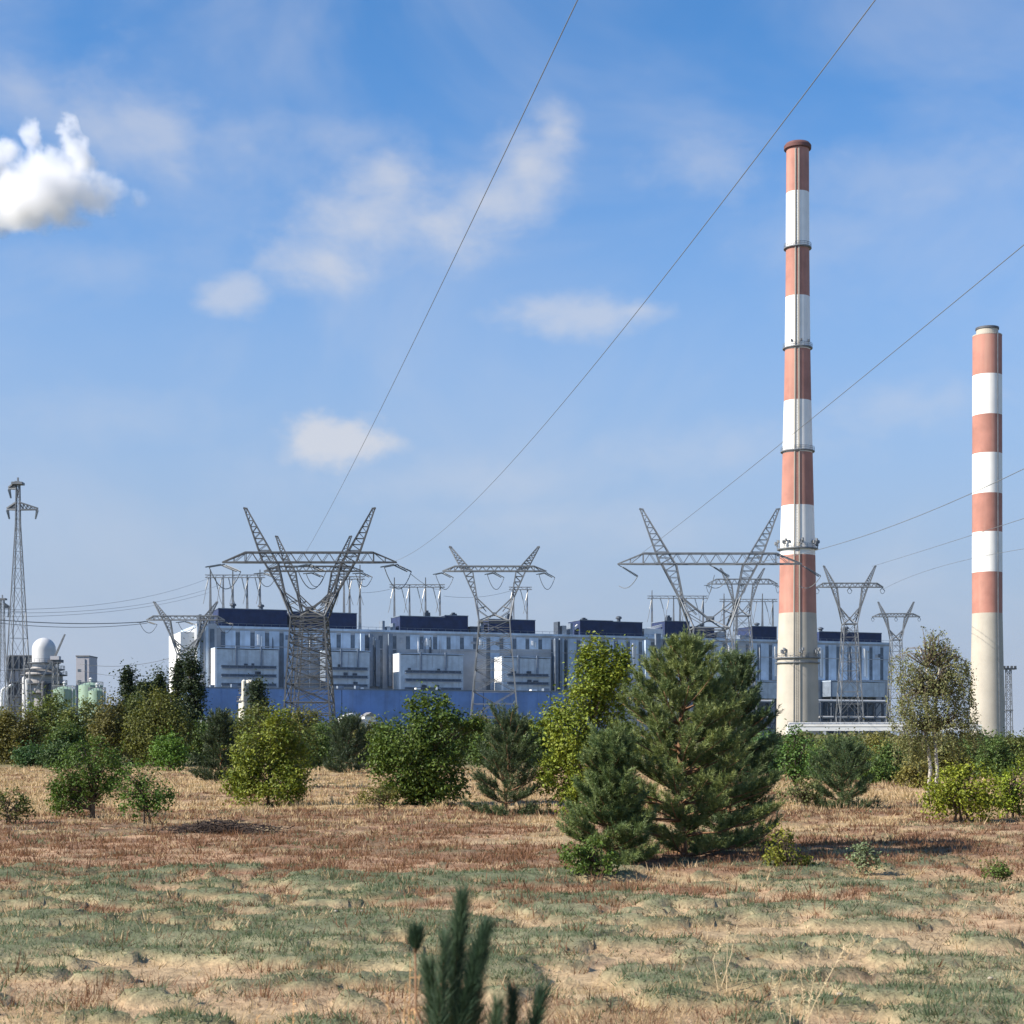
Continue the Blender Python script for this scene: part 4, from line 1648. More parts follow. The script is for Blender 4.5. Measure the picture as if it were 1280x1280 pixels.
def leaf_mesh(name, centers, normals, size, cols, mat, parent, aspect=0.62):
    """one folded four-cornered leaf per centre"""
    n = len(centers)
    nr = normals / np.linalg.norm(normals, axis=1, keepdims=True)
    a = np.cross(nr, rand_unit(n))
    a /= np.linalg.norm(a, axis=1, keepdims=True) + 1e-9
    b = np.cross(nr, a)
    sz = size[:, None]
    v = np.empty((n, 4, 3), np.float32)
    v[:, 0] = centers - a * sz * .5
    v[:, 1] = centers + b * sz * .5 * aspect + nr * sz * .08
    v[:, 2] = centers + a * sz * .5 - nr * sz * .05
    v[:, 3] = centers - b * sz * .5 * aspect + nr * sz * .08
    f = np.arange(n * 4).reshape(n, 4)
    c = np.repeat(cols, 4, axis=0)
    return npmesh(name, v.reshape(-1, 3), f, mat, parent, c)


def leafy(name, label, lobes, base, leaf=0.07, dens=1.0, col=(0.07, 0.11, 0.025), col2=(0.10, 0.13, 0.03), cat='tree',
          trunk_r=None, per=46, sig=0.13, droop=0.0, bark='bark', group=None, top_bare=None, stems=1, Y=None, fill=0.5,
          limb=True, trunk_top=None, hue_var=0.35, sprig=0.3):
    """a broad-leaved tree or shrub: lobes and base are read off the photograph and turned into metres at its own distance"""
    if Y is None:
        Y = F * H / (base[1] - HOR)
    s = Y / F
    X0 = (base[0] - 640) * s
    g0 = float(gz(X0, Y))
    root = thing(name, label, cat, (X0, Y, g0), 0.0, group)
    col = np.array(col) * np.array([.93, 1.03, .85])
    col2 = np.array(col2) * np.array([.95, 1.04, .85])
    C = []
    R = []
    for lb in lobes:
        cx, cyy, rx, ry = lb[:4]
        C.append(((cx - base[0]) * s, 0.0, H + (HOR - cyy) * s - g0))
        R.append((rx * s, rx * s * .9, ry * s))
    C = np.array(C)
    R = np.array(R)
    # cluster centres in the lobes
    cc = []
    hgt = max(c[2] + r[2] for c, r in zip(C, R))
    for c, r in zip(C, R):
        vol = (r[0] * r[2]) / (sig * sig)
        k = max(7, int(vol * 2.6 * dens))
        d = rand_unit(k)
        rad = RNG.uniform(fill, 1.0, k)[:, None] ** .7
        p = c + d * r * rad * (0.86 + 0.22 * vnoise(d[:, 0] * 3 + c[0], d[:, 2] * 3 + c[2], 5)[:, None])
        # depth offset so that lobes do not all sit in one plane
        p[:, 1] += RNG.normal(0, r[1] * .2)
        cc.append(p)
    cc = np.concatenate(cc)
    cc[:, 2] = np.maximum(cc[:, 2], sig * .6)
    # gaps: drop clusters where a coarse noise is low; sprigs: leafy shoots that stick out of the outline
    gs = float(np.mean(R[:, 0])) * .55 + .05
    keep = vnoise(cc[:, 0] / gs + 3.1 * base[0], cc[:, 2] / gs + cc[:, 1] / gs * 1.7, 13) > .34
    cc = cc[keep]
    sp = []
    for c, r in zip(C, R):
        for q in range(int(5 + 40 * sprig * r[0] / (r[0] + 1))):
            d = rand_unit(1)[0]
            d[2] = abs(d[2]) * .9 - .25
            p = c + d * r * .85
            w = d * np.array([1, 1, .6]) + np.array([0, 0, RNG.uniform(.2, 1.0)])
            w /= np.linalg.norm(w)
            L = r[0] * RNG.uniform(.18, .5)
            for e in np.linspace(.1, 1, 4):
                sp.append(p + w * L * e)
    sp = np.array(sp)
    nm0 = len(cc)
    cc = np.concatenate([cc, sp])
    cc[:, 2] = np.maximum(cc[:, 2], sig * .6)
    m = len(cc)
    small = np.where(np.arange(m) < nm0, 1.0, .5)
    nl = np.maximum(4, RNG.poisson(per * np.where(small < 1, .3, 1.0)))
    idx = np.repeat(np.arange(m), nl)
    n = len(idx)
    sg = (sig * RNG.uniform(.6, 1.3, m) * small)[idx]
    off = RNG.normal(size=(n, 3)) * sg[:, None]
    if droop:
        off[:, 2] -= np.abs(RNG.normal(0, droop, n))
    P = cc[idx] + off
    P[:, 2] = np.maximum(P[:, 2], 0.02)
    out = P - np.array([0, 0, hgt * .45])
    out /= np.linalg.norm(out, axis=1, keepdims=True) + 1e-6
    nrm = rand_unit(n) * .9 + np.array([0, 0, .55]) + out * .5
    t = np.clip(RNG.uniform(0, 1, m)[idx] * .6 + RNG.uniform(0, 1, n) * .4, 0, 1)[:, None]
    col = np.array(col)
    col2 = np.array(col2)
    cols = col * (1 - t) + col2 * t
    cols = cols * (1 + hue_var * (RNG.uniform(-1, 1, n)[:, None]))
    leaf_mesh('crown', P, nrm, leaf * RNG.uniform(.65, 1.3, n), cols, M['leaf'], root)
    # trunk and limbs
    if limb:
        tr = trunk_r or max(.03, hgt * .014)
        tops = trunk_top or hgt * .82
        mb = MB()
        paths = []
        big = C[np.argsort(-C[:, 2])]
        for q in range(stems):
            tx = big[min(q, len(big) - 1)][0] * .8
            x0 = (q - (stems - 1) / 2) * tr * 5
            ty = RNG.normal(0, .1)
            pts = []
            ph = RNG.uniform(0, 6)
            for i in range(9):
                f = i / 8
                pts.append(Vector((x0 + (tx - x0) * f ** 1.3 + .025 * hgt * math.sin(f * 7 + ph) * f, ty * f + .02 * hgt * math.cos(f * 5 + ph) * f, f * tops - (.15 if i == 0 else 0))))
            mb.tube(pts, [tr * (1 - .85 * i / 8) * (1.25 if i == 0 else 1) for i in range(9)], 7)
            paths.append(pts)
        mb.build('trunk', M[bark], root, smooth=True)
        mb = MB()
        sel = RNG.permutation(m)[:min(m, 70)]
        for i in sel:
            e = Vector(cc[i])
            pts = paths[i % stems]
            h0 = max(.12 * hgt, min(e.z * .62, tops * .95))
            k = min(8, max(1, int(h0 / tops * 8)))
            st = pts[k]
            midp = st.lerp(e, .5) + Vector((0, 0, .08 * (e - st).length))
            mb.tube([st, midp, e], [tr * .32, tr * .2, tr * .07], 4)
        mb.build('branches', M[bark], root, smooth=True)
    return root


def brush(p0, p1, per, nlen, width, cols_rng, spread=(0.6, 1.15), rise=0.0):
    """needles around shoots: p0, p1 are (n, 3); gives triangle arrays"""
    n = len(p0)
    idx = np.repeat(np.arange(n), per)
    k = len(idx)
    t = RNG.uniform(0.0, 1.0, k)
    ax = p1 - p0
    L = np.linalg.norm(ax, axis=1, keepdims=True)
    ax = ax / (L + 1e-9)
    A = ax[idx]
    u = np.cross(A, rand_unit(k))
    u /= np.linalg.norm(u, axis=1, keepdims=True) + 1e-9
    th = RNG.uniform(spread[0], spread[1], k) * (1.0 - .45 * t ** 3)
    d = A * np.cos(th)[:, None] + u * np.sin(th)[:, None]
    b = p0[idx] + (p1 - p0)[idx] * t[:, None]
    ln = (nlen * RNG.uniform(.7, 1.15, k))[:, None]
    e = b + d * ln
    w = np.cross(d, rand_unit(k))
    w /= np.linalg.norm(w, axis=1, keepdims=True) + 1e-9
    w = w * (width * .5)
    v = np.stack([b - w, b + w, e], 1).reshape(-1, 3)
    f = np.arange(k * 3).reshape(k, 3)
    c0, c1 = np.array(cols_rng[0]), np.array(cols_rng[1])
    tt = np.clip(RNG.uniform(0, 1, n)[idx] * .75 + RNG.uniform(0, .25, k), 0, 1)[:, None]
    c = (c0 * (1 - tt) + c1 * tt) * RNG.uniform(.75, 1.25, k)[:, None]
    return v, f, np.repeat(c, 3, axis=0)


def pine(label, base, top, half_w, n_whorl=10, per_whorl=6, shoot=0.16, needle=0.065, per=46, cols=((0.045, 0.075, 0.035), (0.09, 0.115, 0.045)),
         lean=0.0, name='pine_tree', shape=None, sub=7, Y=None, width=0.009, low=0.02, group=None, up=0.5):
    if Y is None:
        Y = F * H / (base[1] - HOR)
    s = Y / F
    X0 = (base[0] - 640) * s
    g0 = float(gz(X0, Y))
    hgt = (base[1] - top) * s
    Wd = half_w * s
    root = thing(name, label, 'tree', (X0, Y, g0))
    tr = .012 * hgt + .012
    pts = []
    ph = random.uniform(0, 6)
    for i in range(11):
        f = i / 10
        pts.append(Vector((lean * hgt * f + .012 * hgt * math.sin(f * 6 + ph), .012 * hgt * math.cos(f * 5 + ph), f * hgt * .97 - (.1 if i == 0 else 0))))
    MB().tube(pts, [tr * (1 - .86 * i / 10) for i in range(11)], 8).build('trunk', M['pine_bark'], root, smooth=True)

    def trunk_at(f):
        f = min(max(f, 0), .999) * 10
        i = int(f)
        return pts[i].lerp(pts[i + 1], f - i)
    shape = shape or (lambda f: (1 - f) ** .75 * (.55 + .45 * min(1, (f + .12) / .25)) + .03)
    P0, P1 = [], []
    mb = MB()
    for w in range(n_whorl):
        f = low + (0.93 - low) * (w / (n_whorl - 1)) ** .92
        nb = per_whorl if f < .8 else max(4, per_whorl - 1)
        a0 = random.uniform(0, 6.28)
        for b in range(nb):
            az = a0 + 6.283 * b / nb + random.uniform(-.3, .3)
            L = Wd * shape(f) * random.uniform(.62, 1.2)
            elev = (-0.06 + 1.25 * up * f + random.uniform(-.12, .16))
            st = trunk_at(f + random.uniform(-.012, .012))
            d = Vector((math.cos(az), math.sin(az), 0))
            bp = []
            for i in range(6):
                q = i / 5
                rise = math.tan(elev) * q * L + .22 * L * q * q
                bp.append(st + d * (L * q) + Vector((0, 0, rise)) + Vector((random.uniform(-1, 1), random.uniform(-1, 1), random.uniform(-1, 1))) * .015 * L)
            mb.tube(bp, [tr * .36 * (1 - f * .5) * (1 - .8 * i / 5) + .002 for i in range(6)], 4)
            # side shoots from the inner third outwards
            ns = max(3, int(sub * 1.35 * (L / Wd + .25)))
            for j in range(ns):
                q = .28 + .72 * (j + random.random()) / ns
                k = min(4, int(q * 5))
                c = bp[k].lerp(bp[k + 1], q * 5 - k)
                tang = (bp[k + 1] - bp[k]).normalized()
                side = d.cross(Vector((0, 0, 1))) * random.choice((-1, 1))
                dirn = (tang * .8 + side * random.uniform(.3, .9) + Vector((0, 0, random.uniform(.15, .75)))).normalized()
                ll = shoot * random.uniform(.7, 1.5)
                twig = random.uniform(.1, .5) * shoot * (1.6 if L > .5 else .6)
                c1 = c + dirn * twig
                d2 = (dirn + Vector((0, 0, random.uniform(.2, .6)))).normalized()
                P0.append(c if random.random() < .6 else c1)
                P1.append(c1 + d2 * ll)
                if random.random() < .6:
                    d3 = (dirn + Vector((random.uniform(-1, 1), random.uniform(-1, 1), random.uniform(0, .9)))).normalized()
                    P0.append(c1)
                    P1.append(c1 + d3 * ll * .9)
            e = bp[-1]
            tg = ((bp[-1] - bp[-2]).normalized() + Vector((0, 0, .55))).normalized()
            P0.append(bp[-2])
            P1.append(e + tg * shoot * random.uniform(.8, 1.5))
    tp = pts[-1]
    for i in range(5):
        a = 6.28 * i / 5
        P0.append(tp - Vector((0, 0, shoot * .5)))
        P1.append(tp + Vector((math.cos(a) * .35, math.sin(a) * .35, 1)) * shoot * random.uniform(.7, 1.1))
    P0.append(tp - Vector((0, 0, shoot)))
    P1.append(tp + Vector((0, 0, shoot * 1.7)))
    mb.build('branches', M['pine_bark'], root, smooth=True)
    v, fc, c = brush(np.array(P0), np.array(P1), per, needle, width, cols)
    npmesh('needles', v, fc, M['needle'], root, c)
    return root


YG1, YG2 = (0.09, 0.145, 0.022), (0.17, 0.21, 0.03)
DG1, DG2 = (0.04, 0.085, 0.02), (0.08, 0.135, 0.032)
OL1, OL2 = (0.075, 0.092, 0.028), (0.125, 0.138, 0.04)
GR1, GR2 = (0.05, 0.105, 0.028), (0.09, 0.15, 0.035)
BG1, BG2 = (0.032, 0.07, 0.03), (0.065, 0.11, 0.045)

# the big pines in the middle
pine('big spreading pine with bare orange trunk showing in its middle', (852, 1072), 800, 118, n_whorl=15, per_whorl=9, shoot=.16, needle=.07, per=64, sub=13,
     cols=((0.065, 0.11, 0.04), (0.26, 0.30, 0.105)), shape=lambda f: (1 - f) ** .78 * (.85 + .15 * min(1, (f + .1) / .3)) + .03)
pine('pine leaning right behind the big spreading pine, painted darker as the shaded side', (908, 1060), 818, 72, n_whorl=14, per_whorl=9, shoot=.16, needle=.07, per=60, sub=11, lean=.06,
     cols=((0.042, 0.085, 0.04), (0.16, 0.205, 0.09)), shape=lambda f: (1 - f) ** .7 * (.75 + .25 * min(1, (f + .1) / .3)) + .04)  # darker needles put the shaded side of the pines into the colour
pine('young green pine in front of the tall poplar and left of the big pine', (762, 1080), 922, 50, n_whorl=11, per_whorl=8, shoot=.15, needle=.07, per=58, sub=10,
     cols=((0.055, 0.105, 0.04), (0.22, 0.27, 0.10)), shape=lambda f: (1 - f) ** .5 * .9 + .08)
pine('rounded dark pine bush between the round dark bush and the tall poplar', (634, 1019), 905, 46, n_whorl=9, per_whorl=8, shoot=.2, needle=.085, per=44, sub=8, width=.011,
     cols=((0.04, 0.075, 0.036), (0.115, 0.15, 0.065)), shape=lambda f: (1 - f) ** .45 * .95 + .06, up=.8)
pine('compact young pine on the right with the tall chimney above it', (1052, 1010), 932, 42, n_whorl=8, per_whorl=8, shoot=.22, needle=.09, per=40, sub=7, width=.012,
     cols=((0.04, 0.08, 0.036), (0.115, 0.155, 0.065)), shape=lambda f: (1 - f) ** .5 * .95 + .06)
pine('dark low pine right of the leftmost dark poplar', (275, 976), 898, 24, n_whorl=7, per_whorl=7, shoot=.4, needle=.16, per=40, sub=6, width=.026,
     cols=((0.03, 0.055, 0.03), (0.065, 0.09, 0.04)), shape=lambda f: (1 - f) ** .5 * .95 + .06)
pine('dark pine behind the gap right of the left yellow-green bush', (436, 966), 905, 26, n_whorl=7, per_whorl=7, shoot=.45, needle=.18, per=36, sub=5, width=.03,
     cols=((0.03, 0.055, 0.03), (0.06, 0.085, 0.04)), shape=lambda f: (1 - f) ** .5 * .95 + .06)

# broad-leaved trees one can tell apart
leafy('poplar_tree', 'tall yellow-green poplar standing left of the big pine',
      [(744, 822, 17, 28), (738, 862, 32, 38), (712, 915, 34, 42), (762, 868, 26, 44), (730, 950, 42, 45), (700, 975, 24, 30), (690, 905, 16, 22), (775, 935, 24, 45), (722, 1000, 30, 20), (775, 835, 12, 26)],
      (735, 1020), leaf=.085, dens=1.0, col=(0.11, 0.15, 0.024), col2=(0.25, 0.26, 0.04), per=52, sig=.14, trunk_r=.05)
leafy('round_bush', 'round dark green bush left of the rounded pine bush',
      [(538, 895, 34, 30), (510, 928, 42, 40), (565, 925, 38, 40), (535, 960, 52, 40), (492, 950, 26, 34), (590, 912, 12, 18), (520, 985, 30, 18), (548, 988, 34, 18), (500, 992, 24, 14)],
      (532, 1008), leaf=.095, dens=1.1, fill=.35, col=(0.038, 0.072, 0.015), col2=(0.125, 0.16, 0.035), per=44, sig=.15, trunk_r=.05)
leafy('yellow_green_bush', 'upright yellow-green bush on the left below the nearest left pylon',
      [(350, 905, 16, 26), (345, 930, 24, 32), (312, 945, 22, 36), (362, 952, 22, 38), (335, 980, 42, 28), (308, 965, 20, 30), (318, 992, 30, 14), (356, 992, 28, 14), (300, 985, 14, 18)],
      (335, 1006), leaf=.085, col=(0.08, 0.115, 0.018), col2=(0.22, 0.22, 0.035), per=42, sig=.15, trunk_r=.04)
leafy('olive_bush', 'taller olive bush close behind the upright yellow-green bush', [(330, 905, 34, 24), (362, 925, 30, 30), (318, 930, 26, 36), (372, 955, 18, 26)],
      (340, 984), leaf=.12, col=(0.07, 0.085, 0.024), col2=(0.12, 0.125, 0.035), per=34, sig=.24)
leafy('bushy_tree', 'small dark tree with a short visible trunk at the left',
      [(115, 945, 34, 22), (100, 965, 32, 24), (132, 968, 26, 22), (85, 985, 18, 16), (85, 1008, 16, 10), (118, 980, 30, 14), (98, 1002, 24, 16), (80, 1000, 16, 20), (140, 985, 18, 14)],
      (116, 1021), leaf=.06, col=(0.055, 0.095, 0.02), col2=(0.10, 0.15, 0.03), per=34, sig=.12, trunk_r=.06)
leafy('sapling', 'loose light green sapling right of the small dark tree',
      [(178, 968, 26, 16), (165, 985, 20, 14), (192, 988, 24, 14), (182, 1005, 20, 12), (205, 998, 12, 8), (178, 1012, 26, 12), (165, 1000, 14, 18)],
      (184, 1030), leaf=.06, dens=.55, col=(0.06, 0.11, 0.022), col2=(0.11, 0.17, 0.035), per=22, sig=.10, trunk_r=.025, stems=2)
leafy('low_bush', 'low thin bush cut by the left edge of the picture', [(10, 995, 18, 10), (28, 1008, 14, 10), (-6, 1005, 16, 14), (20, 1018, 20, 8)],
      (14, 1030), leaf=.055, dens=.6, col=(0.06, 0.085, 0.022), col2=(0.12, 0.125, 0.035), per=20, sig=.10, stems=3, trunk_r=.018)
leafy('ground_bush', 'small bush with round leaves at the foot of the young green pine', [(722, 1072, 18, 16), (748, 1070, 22, 22), (738, 1085, 30, 10)],
      (738, 1096), leaf=.05, dens=.55, col=(0.045, 0.085, 0.018), col2=(0.12, 0.16, 0.035), per=26, sig=.07, sprig=.6, cat='bush', trunk_r=.015, stems=3)
leafy('yellow_bush', 'slender yellow-green bush at the right foot of the big pine', [(976, 1048, 14, 16), (982, 1066, 20, 16), (968, 1074, 14, 10), (1000, 1078, 12, 7)],
      (980, 1087), leaf=.045, dens=.65, col=(0.12, 0.13, 0.02), col2=(0.22, 0.2, 0.035), per=22, sig=.08, cat='bush', trunk_r=.012, stems=3)
leafy('pale_bush', 'tiny pale whitish-green bush in the open field right of the big pine', [(1076, 1066, 12, 10), (1082, 1078, 16, 9)],
      (1078, 1090), leaf=.045, dens=.5, col=(0.13, 0.16, 0.10), col2=(0.22, 0.24, 0.16), per=20, sig=.07, cat='bush', trunk_r=.008, stems=3)
leafy('green_tuft_bush', 'tiny green bush alone on the sand at the right edge', [(1243, 1088, 14, 6), (1252, 1092, 10, 5)],
      (1246, 1099), leaf=.04, dens=.7, col=(0.06, 0.10, 0.025), col2=(0.11, 0.14, 0.035), per=20, sig=.06, cat='bush', trunk_r=.008, stems=2)
leafy('thin_bush', 'thin half-dry bush in straw at the left foot of the round dark bush', [(475, 990, 18, 14), (492, 998, 14, 10), (458, 1000, 12, 8)],
      (478, 1012), leaf=.06, dens=.5, col=(0.12, 0.11, 0.03), col2=(0.2, 0.17, 0.05), per=18, sig=.11, cat='bush', trunk_r=.015, stems=3)
leafy('yellow_shrub', 'wide yellow-green shrub at the foot of the birch', [(1185, 985, 24, 22), (1215, 980, 26, 28), (1200, 1005, 38, 18), (1232, 1005, 18, 20), (1172, 1000, 16, 14)],
      (1202, 1030), leaf=.07, col=(0.13, 0.155, 0.018), col2=(0.27, 0.27, 0.035), per=34, sig=.13, trunk_r=.03, stems=3, cat='bush')
leafy('yellow_shrub', 'bright yellow-green shrub cut by the right edge of the picture', [(1262, 985, 20, 24), (1282, 978, 22, 30), (1266, 1006, 24, 16)],
      (1266, 1026), leaf=.07, col=(0.13, 0.17, 0.018), col2=(0.28, 0.31, 0.04), per=34, sig=.13, trunk_r=.03, stems=3, cat='bush')
leafy('bent_tree', 'small leafy tree bent to the left just right of the big pine', [(995, 930, 14, 20), (988, 950, 18, 18), (1002, 965, 14, 14)],
      (996, 1003), leaf=.09, col=GR1, col2=GR2, per=26, sig=.15, trunk_r=.04)
leafy('leaning_bush', 'grey-olive bush leaning left under the small bent tree', [(1006, 985, 20, 12), (990, 992, 20, 9), (1016, 996, 10, 8)],
      (1008, 1010), leaf=.07, col=(0.10, 0.11, 0.05), col2=(0.16, 0.165, 0.08), per=24, sig=.13, cat='bush', stems=2)


def birch():
    base = (1166, 1000)
    Y = F * H / (base[1] - HOR)
    s = Y / F
    X0 = (base[0] - 640) * s
    g0 = float(gz(X0, Y))
    root = thing('birch_tree', 'birch with two white stems and a loose olive crown left of the shorter chimney', 'tree', (X0, Y, g0))
    zz = lambda py: H + (HOR - py) * s - g0
    trunks = []
    for px in ([(1158, 1000), (1161, 960), (1160, 915), (1158, 870), (1156, 835), (1150, 808)], [(1168, 1000), (1169, 960), (1171, 915), (1169, 870), (1172, 835), (1170, 796)]):
        trunks.append([Vector(((p[0] - base[0]) * s, .25 * math.sin(p[1] * .05), zz(p[1]))) for p in px])
        trunks[-1][0].z = -.12
    for i, tpts in enumerate(trunks):
        MB().tube(tpts, [.055, .05, .043, .035, .022, .008], 8).build('trunk', M['birch_bark'], root, smooth=True)
    lobes = [(1165, 800, 24, 24), (1140, 825, 30, 28), (1190, 825, 28, 30), (1165, 845, 42, 30), (1132, 865, 26, 32), (1202, 858, 22, 32), (1165, 890, 46, 28),
             (1130, 905, 24, 28), (1200, 900, 26, 30), (1150, 918, 30, 16)]
    P, TW = [], MB()
    BR = MB()
    leaves = []
    for (cx, cyy, rx, ry) in lobes:
        c = Vector(((cx - base[0]) * s, 0, zz(cyy)))
        k = int(rx * ry * .041)
        for i in range(k):
            d = rand_unit(1)[0]
            r = random.uniform(.35, 1.0)
            e = c + Vector((d[0] * rx * s * r, d[1] * rx * s * r * .9, d[2] * ry * s * r))
            tp = random.choice(trunks)
            q = min(4, max(1, int(1 + 4 * (e.z - .3) / zz(790))))
            st = tp[q]
            mid = st.lerp(e, .6) + Vector((0, 0, .25))
            BR.tube([st, mid, e], [.016, .009, .003], 4)
            # hanging twig with leaves
            L = random.uniform(.35, .95)
            w = Vector((random.uniform(-.1, .3), random.uniform(-.2, .2), 0))
            tip = e + Vector((0, 0, -L)) + w
            TW.tube([e, e.lerp(tip, .5) + w * .3, tip], [.005, .004, .002], 3)
            for j in range(int(L * 78)):
                t = random.random()
                leaves.append(e.lerp(tip, t) + Vector((random.gauss(0, .055), random.gauss(0, .055), random.gauss(0, .05))))
    BR.build('branches', M['twig'], root, smooth=True)
    TW.build('twigs', M['twig'], root)
    L = np.array(leaves)
    L[:, 2] = np.maximum(L[:, 2], .1)
    n = len(L)
    t = RNG.uniform(0, 1, n)[:, None]
    cols = np.array([0.10, 0.122, 0.045]) * (1 - t) + np.array([0.25, 0.255, 0.11]) * t
    leaf_mesh('crown', L, rand_unit(n) + np.array([-.2, 0, .2]), RNG.uniform(.045, .085, n), cols, M['leaf'], root, .6)


birch()

# the belt of shrubs and trees behind the field, each one its own thing
def belt(px, top, bottom, half, Y, label, c1, c2, name='shrub', kind='round', leaf=None, cat='bush', group=None):
    s = Y / F
    base_py = HOR + H / s
    leaf = leaf or max(.09, Y * .0017)
    sig = max(.2, Y * .0031)
    rr = random.Random(int(px * 7 + top))
    bot = bottom
    if kind == 'round':
        h = bot - top
        half = half * 1.18
        lobes = [(px, top + h * .28, half * .55, h * .28), (px - half * .45, top + h * .5, half * .5, h * .3), (px + half * .45, top + h * .52, half * .5, h * .32),
                 (px + rr.uniform(-.3, .3) * half, top + h * .7, half * .7, h * .3)]
    else:
        h = bot - top
        lobes = [(px, top + h * .14, half * .4, h * .16), (px + half * .1, top + h * .36, half * .7, h * .22), (px - half * .1, top + h * .6, half * .9, h * .24), (px, top + h * .82, half, h * .2)]
    return leafy(name, label, lobes, (px, base_py), leaf=leaf, col=np.array(c1) * (1.25 if kind == 'round' else 1.0), col2=np.array(c2) * (1.3 if kind == 'round' else 1.0), per=44 if kind == 'round' else 120, sig=sig, Y=Y, cat=cat, group=group, dens=1.2, fill=.35, sprig=.25, stems=1 if kind != 'round' else 2)


# left: dark poplars and olive shrubs
T1, T2 = (0.022, 0.036, 0.02), (0.045, 0.06, 0.03)
belt(240, 815, 965, 14, 150, 'tallest dark columnar poplar before the white end wall', T1, T2, 'columnar_poplar', 'col', cat='tree')
belt(224, 822, 955, 9, 158, 'narrow dark poplar just left of the tallest dark columnar one', T1, T2, 'columnar_poplar', 'col', cat='tree')
belt(161, 836, 930, 10, 160, 'pointed dark conifer right of the green tanks', T1, T2, 'conifer', 'col', cat='tree')
belt(199, 842, 940, 12, 155, 'middle dark poplar between the pointed conifer and the tallest poplar', (0.03, 0.045, 0.022), (0.06, 0.075, 0.03), 'columnar_poplar', 'col', cat='tree')
belt(181, 852, 935, 10, 152, 'shorter dark poplar just right of the pointed conifer', (0.03, 0.045, 0.022), (0.06, 0.075, 0.03), 'columnar_poplar', 'col', cat='tree')
belt(322, 850, 930, 9, 300, 'dark conifer close to the cream silo', T1, T2, 'conifer', 'col', cat='tree')
belt(60, 860, 962, 30, 118, 'olive-brown bush in front of the domed tower', OL1, OL2)
belt(18, 884, 960, 34, 112, 'olive-brown bush cut by the left edge behind the straw field', (0.09, 0.08, 0.026), (0.14, 0.115, 0.04))
belt(-20, 880, 950, 30, 128, 'dark bush at the far left edge behind the olive ones', BG1, BG2)
belt(105, 872, 960, 28, 110, 'olive bush in front of the leftmost green tank', OL1, (0.13, 0.13, 0.04))
belt(140, 873, 962, 26, 106, 'brownish olive bush below the right green tank', (0.085, 0.075, 0.03), (0.13, 0.11, 0.04))
belt(200, 858, 965, 36, 104, 'largest olive bush under the dark poplars', (0.075, 0.08, 0.024), (0.13, 0.125, 0.035), cat='tree', name='olive_tree')
belt(168, 868, 962, 24, 112, 'grey-green bush between the tank bushes and the largest olive bush', (0.06, 0.075, 0.03), (0.1, 0.11, 0.04))
belt(212, 918, 967, 20, 88, 'fresh green bush at the edge of the straw below the poplars', (0.06, 0.115, 0.022), (0.10, 0.16, 0.03))
belt(40, 932, 961, 20, 98, 'low dark green bush before the olive ones near the left edge', BG1, BG2)
belt(72, 930, 962, 18, 96, 'low dark bush right of the other low dark one near the left edge', (0.03, 0.058, 0.024), (0.06, 0.09, 0.034))
belt(296, 895, 968, 24, 104, 'grey-green bush behind the dark low pine', (0.05, 0.07, 0.03), (0.09, 0.105, 0.04))
belt(408, 898, 962, 22, 104, 'dull olive bush under the lattice body of the nearest left pylon', (0.06, 0.075, 0.03), (0.11, 0.115, 0.04))
belt(462, 900, 958, 22, 118, 'brownish bush behind the round dark bush on its left', (0.085, 0.08, 0.035), (0.13, 0.115, 0.045))
belt(380, 885, 950, 24, 120, 'yellowish bush hiding the foot of the nearest left pylon', (0.10, 0.095, 0.03), (0.15, 0.135, 0.04))
belt(600, 893, 950, 20, 118, 'brownish olive bush seen between the round bush and the rounded pine', (0.08, 0.08, 0.032), (0.12, 0.11, 0.042))
belt(655, 898, 960, 22, 122, 'grey-green bush behind the rounded pine bush', (0.055, 0.07, 0.032), (0.09, 0.10, 0.04))
# right belt
belt(1040, 923, 985, 32, 76, 'olive bush left of the compact young pine below the white pipe bridge', OL1, OL2)
belt(1090, 921, 985, 34, 72, 'golden olive bush below the middle of the white pipe bridge', (0.10, 0.09, 0.022), (0.17, 0.14, 0.035))
belt(1128, 922, 990, 32, 66, 'olive-brown bush left of the birch stems', (0.09, 0.085, 0.024), (0.145, 0.125, 0.04))
belt(1178, 922, 985, 32, 70, 'brownish bush behind the birch stems', (0.085, 0.08, 0.028), (0.13, 0.115, 0.04))
belt(1222, 914, 975, 30, 80, 'dark green bush at the foot of the shorter chimney', BG1, (0.08, 0.105, 0.035))
belt(1262, 914, 980, 28, 78, 'grey-olive bush right of the shorter chimney', (0.065, 0.08, 0.03), (0.12, 0.12, 0.04))
belt(1300, 905, 980, 30, 84, 'tall dull green bush cut by the right edge', (0.05, 0.075, 0.028), (0.095, 0.11, 0.035), group=None)
belt(960, 915, 985, 26, 78, 'dark bush directly behind the right side of the big pine', BG1, BG2)
belt(1020, 935, 985, 16, 70, 'small fresh green bush between the bent tree and the young pine', GR1, GR2)
belt(1148, 950, 1000, 22, 56, 'sparse straw-coloured bush left of the birch foot', (0.14, 0.115, 0.04), (0.21, 0.17, 0.06))
belt(1100, 948, 1000, 20, 62, 'small green bush touching the right side of the young pine', (0.05, 0.09, 0.025), (0.09, 0.12, 0.03))

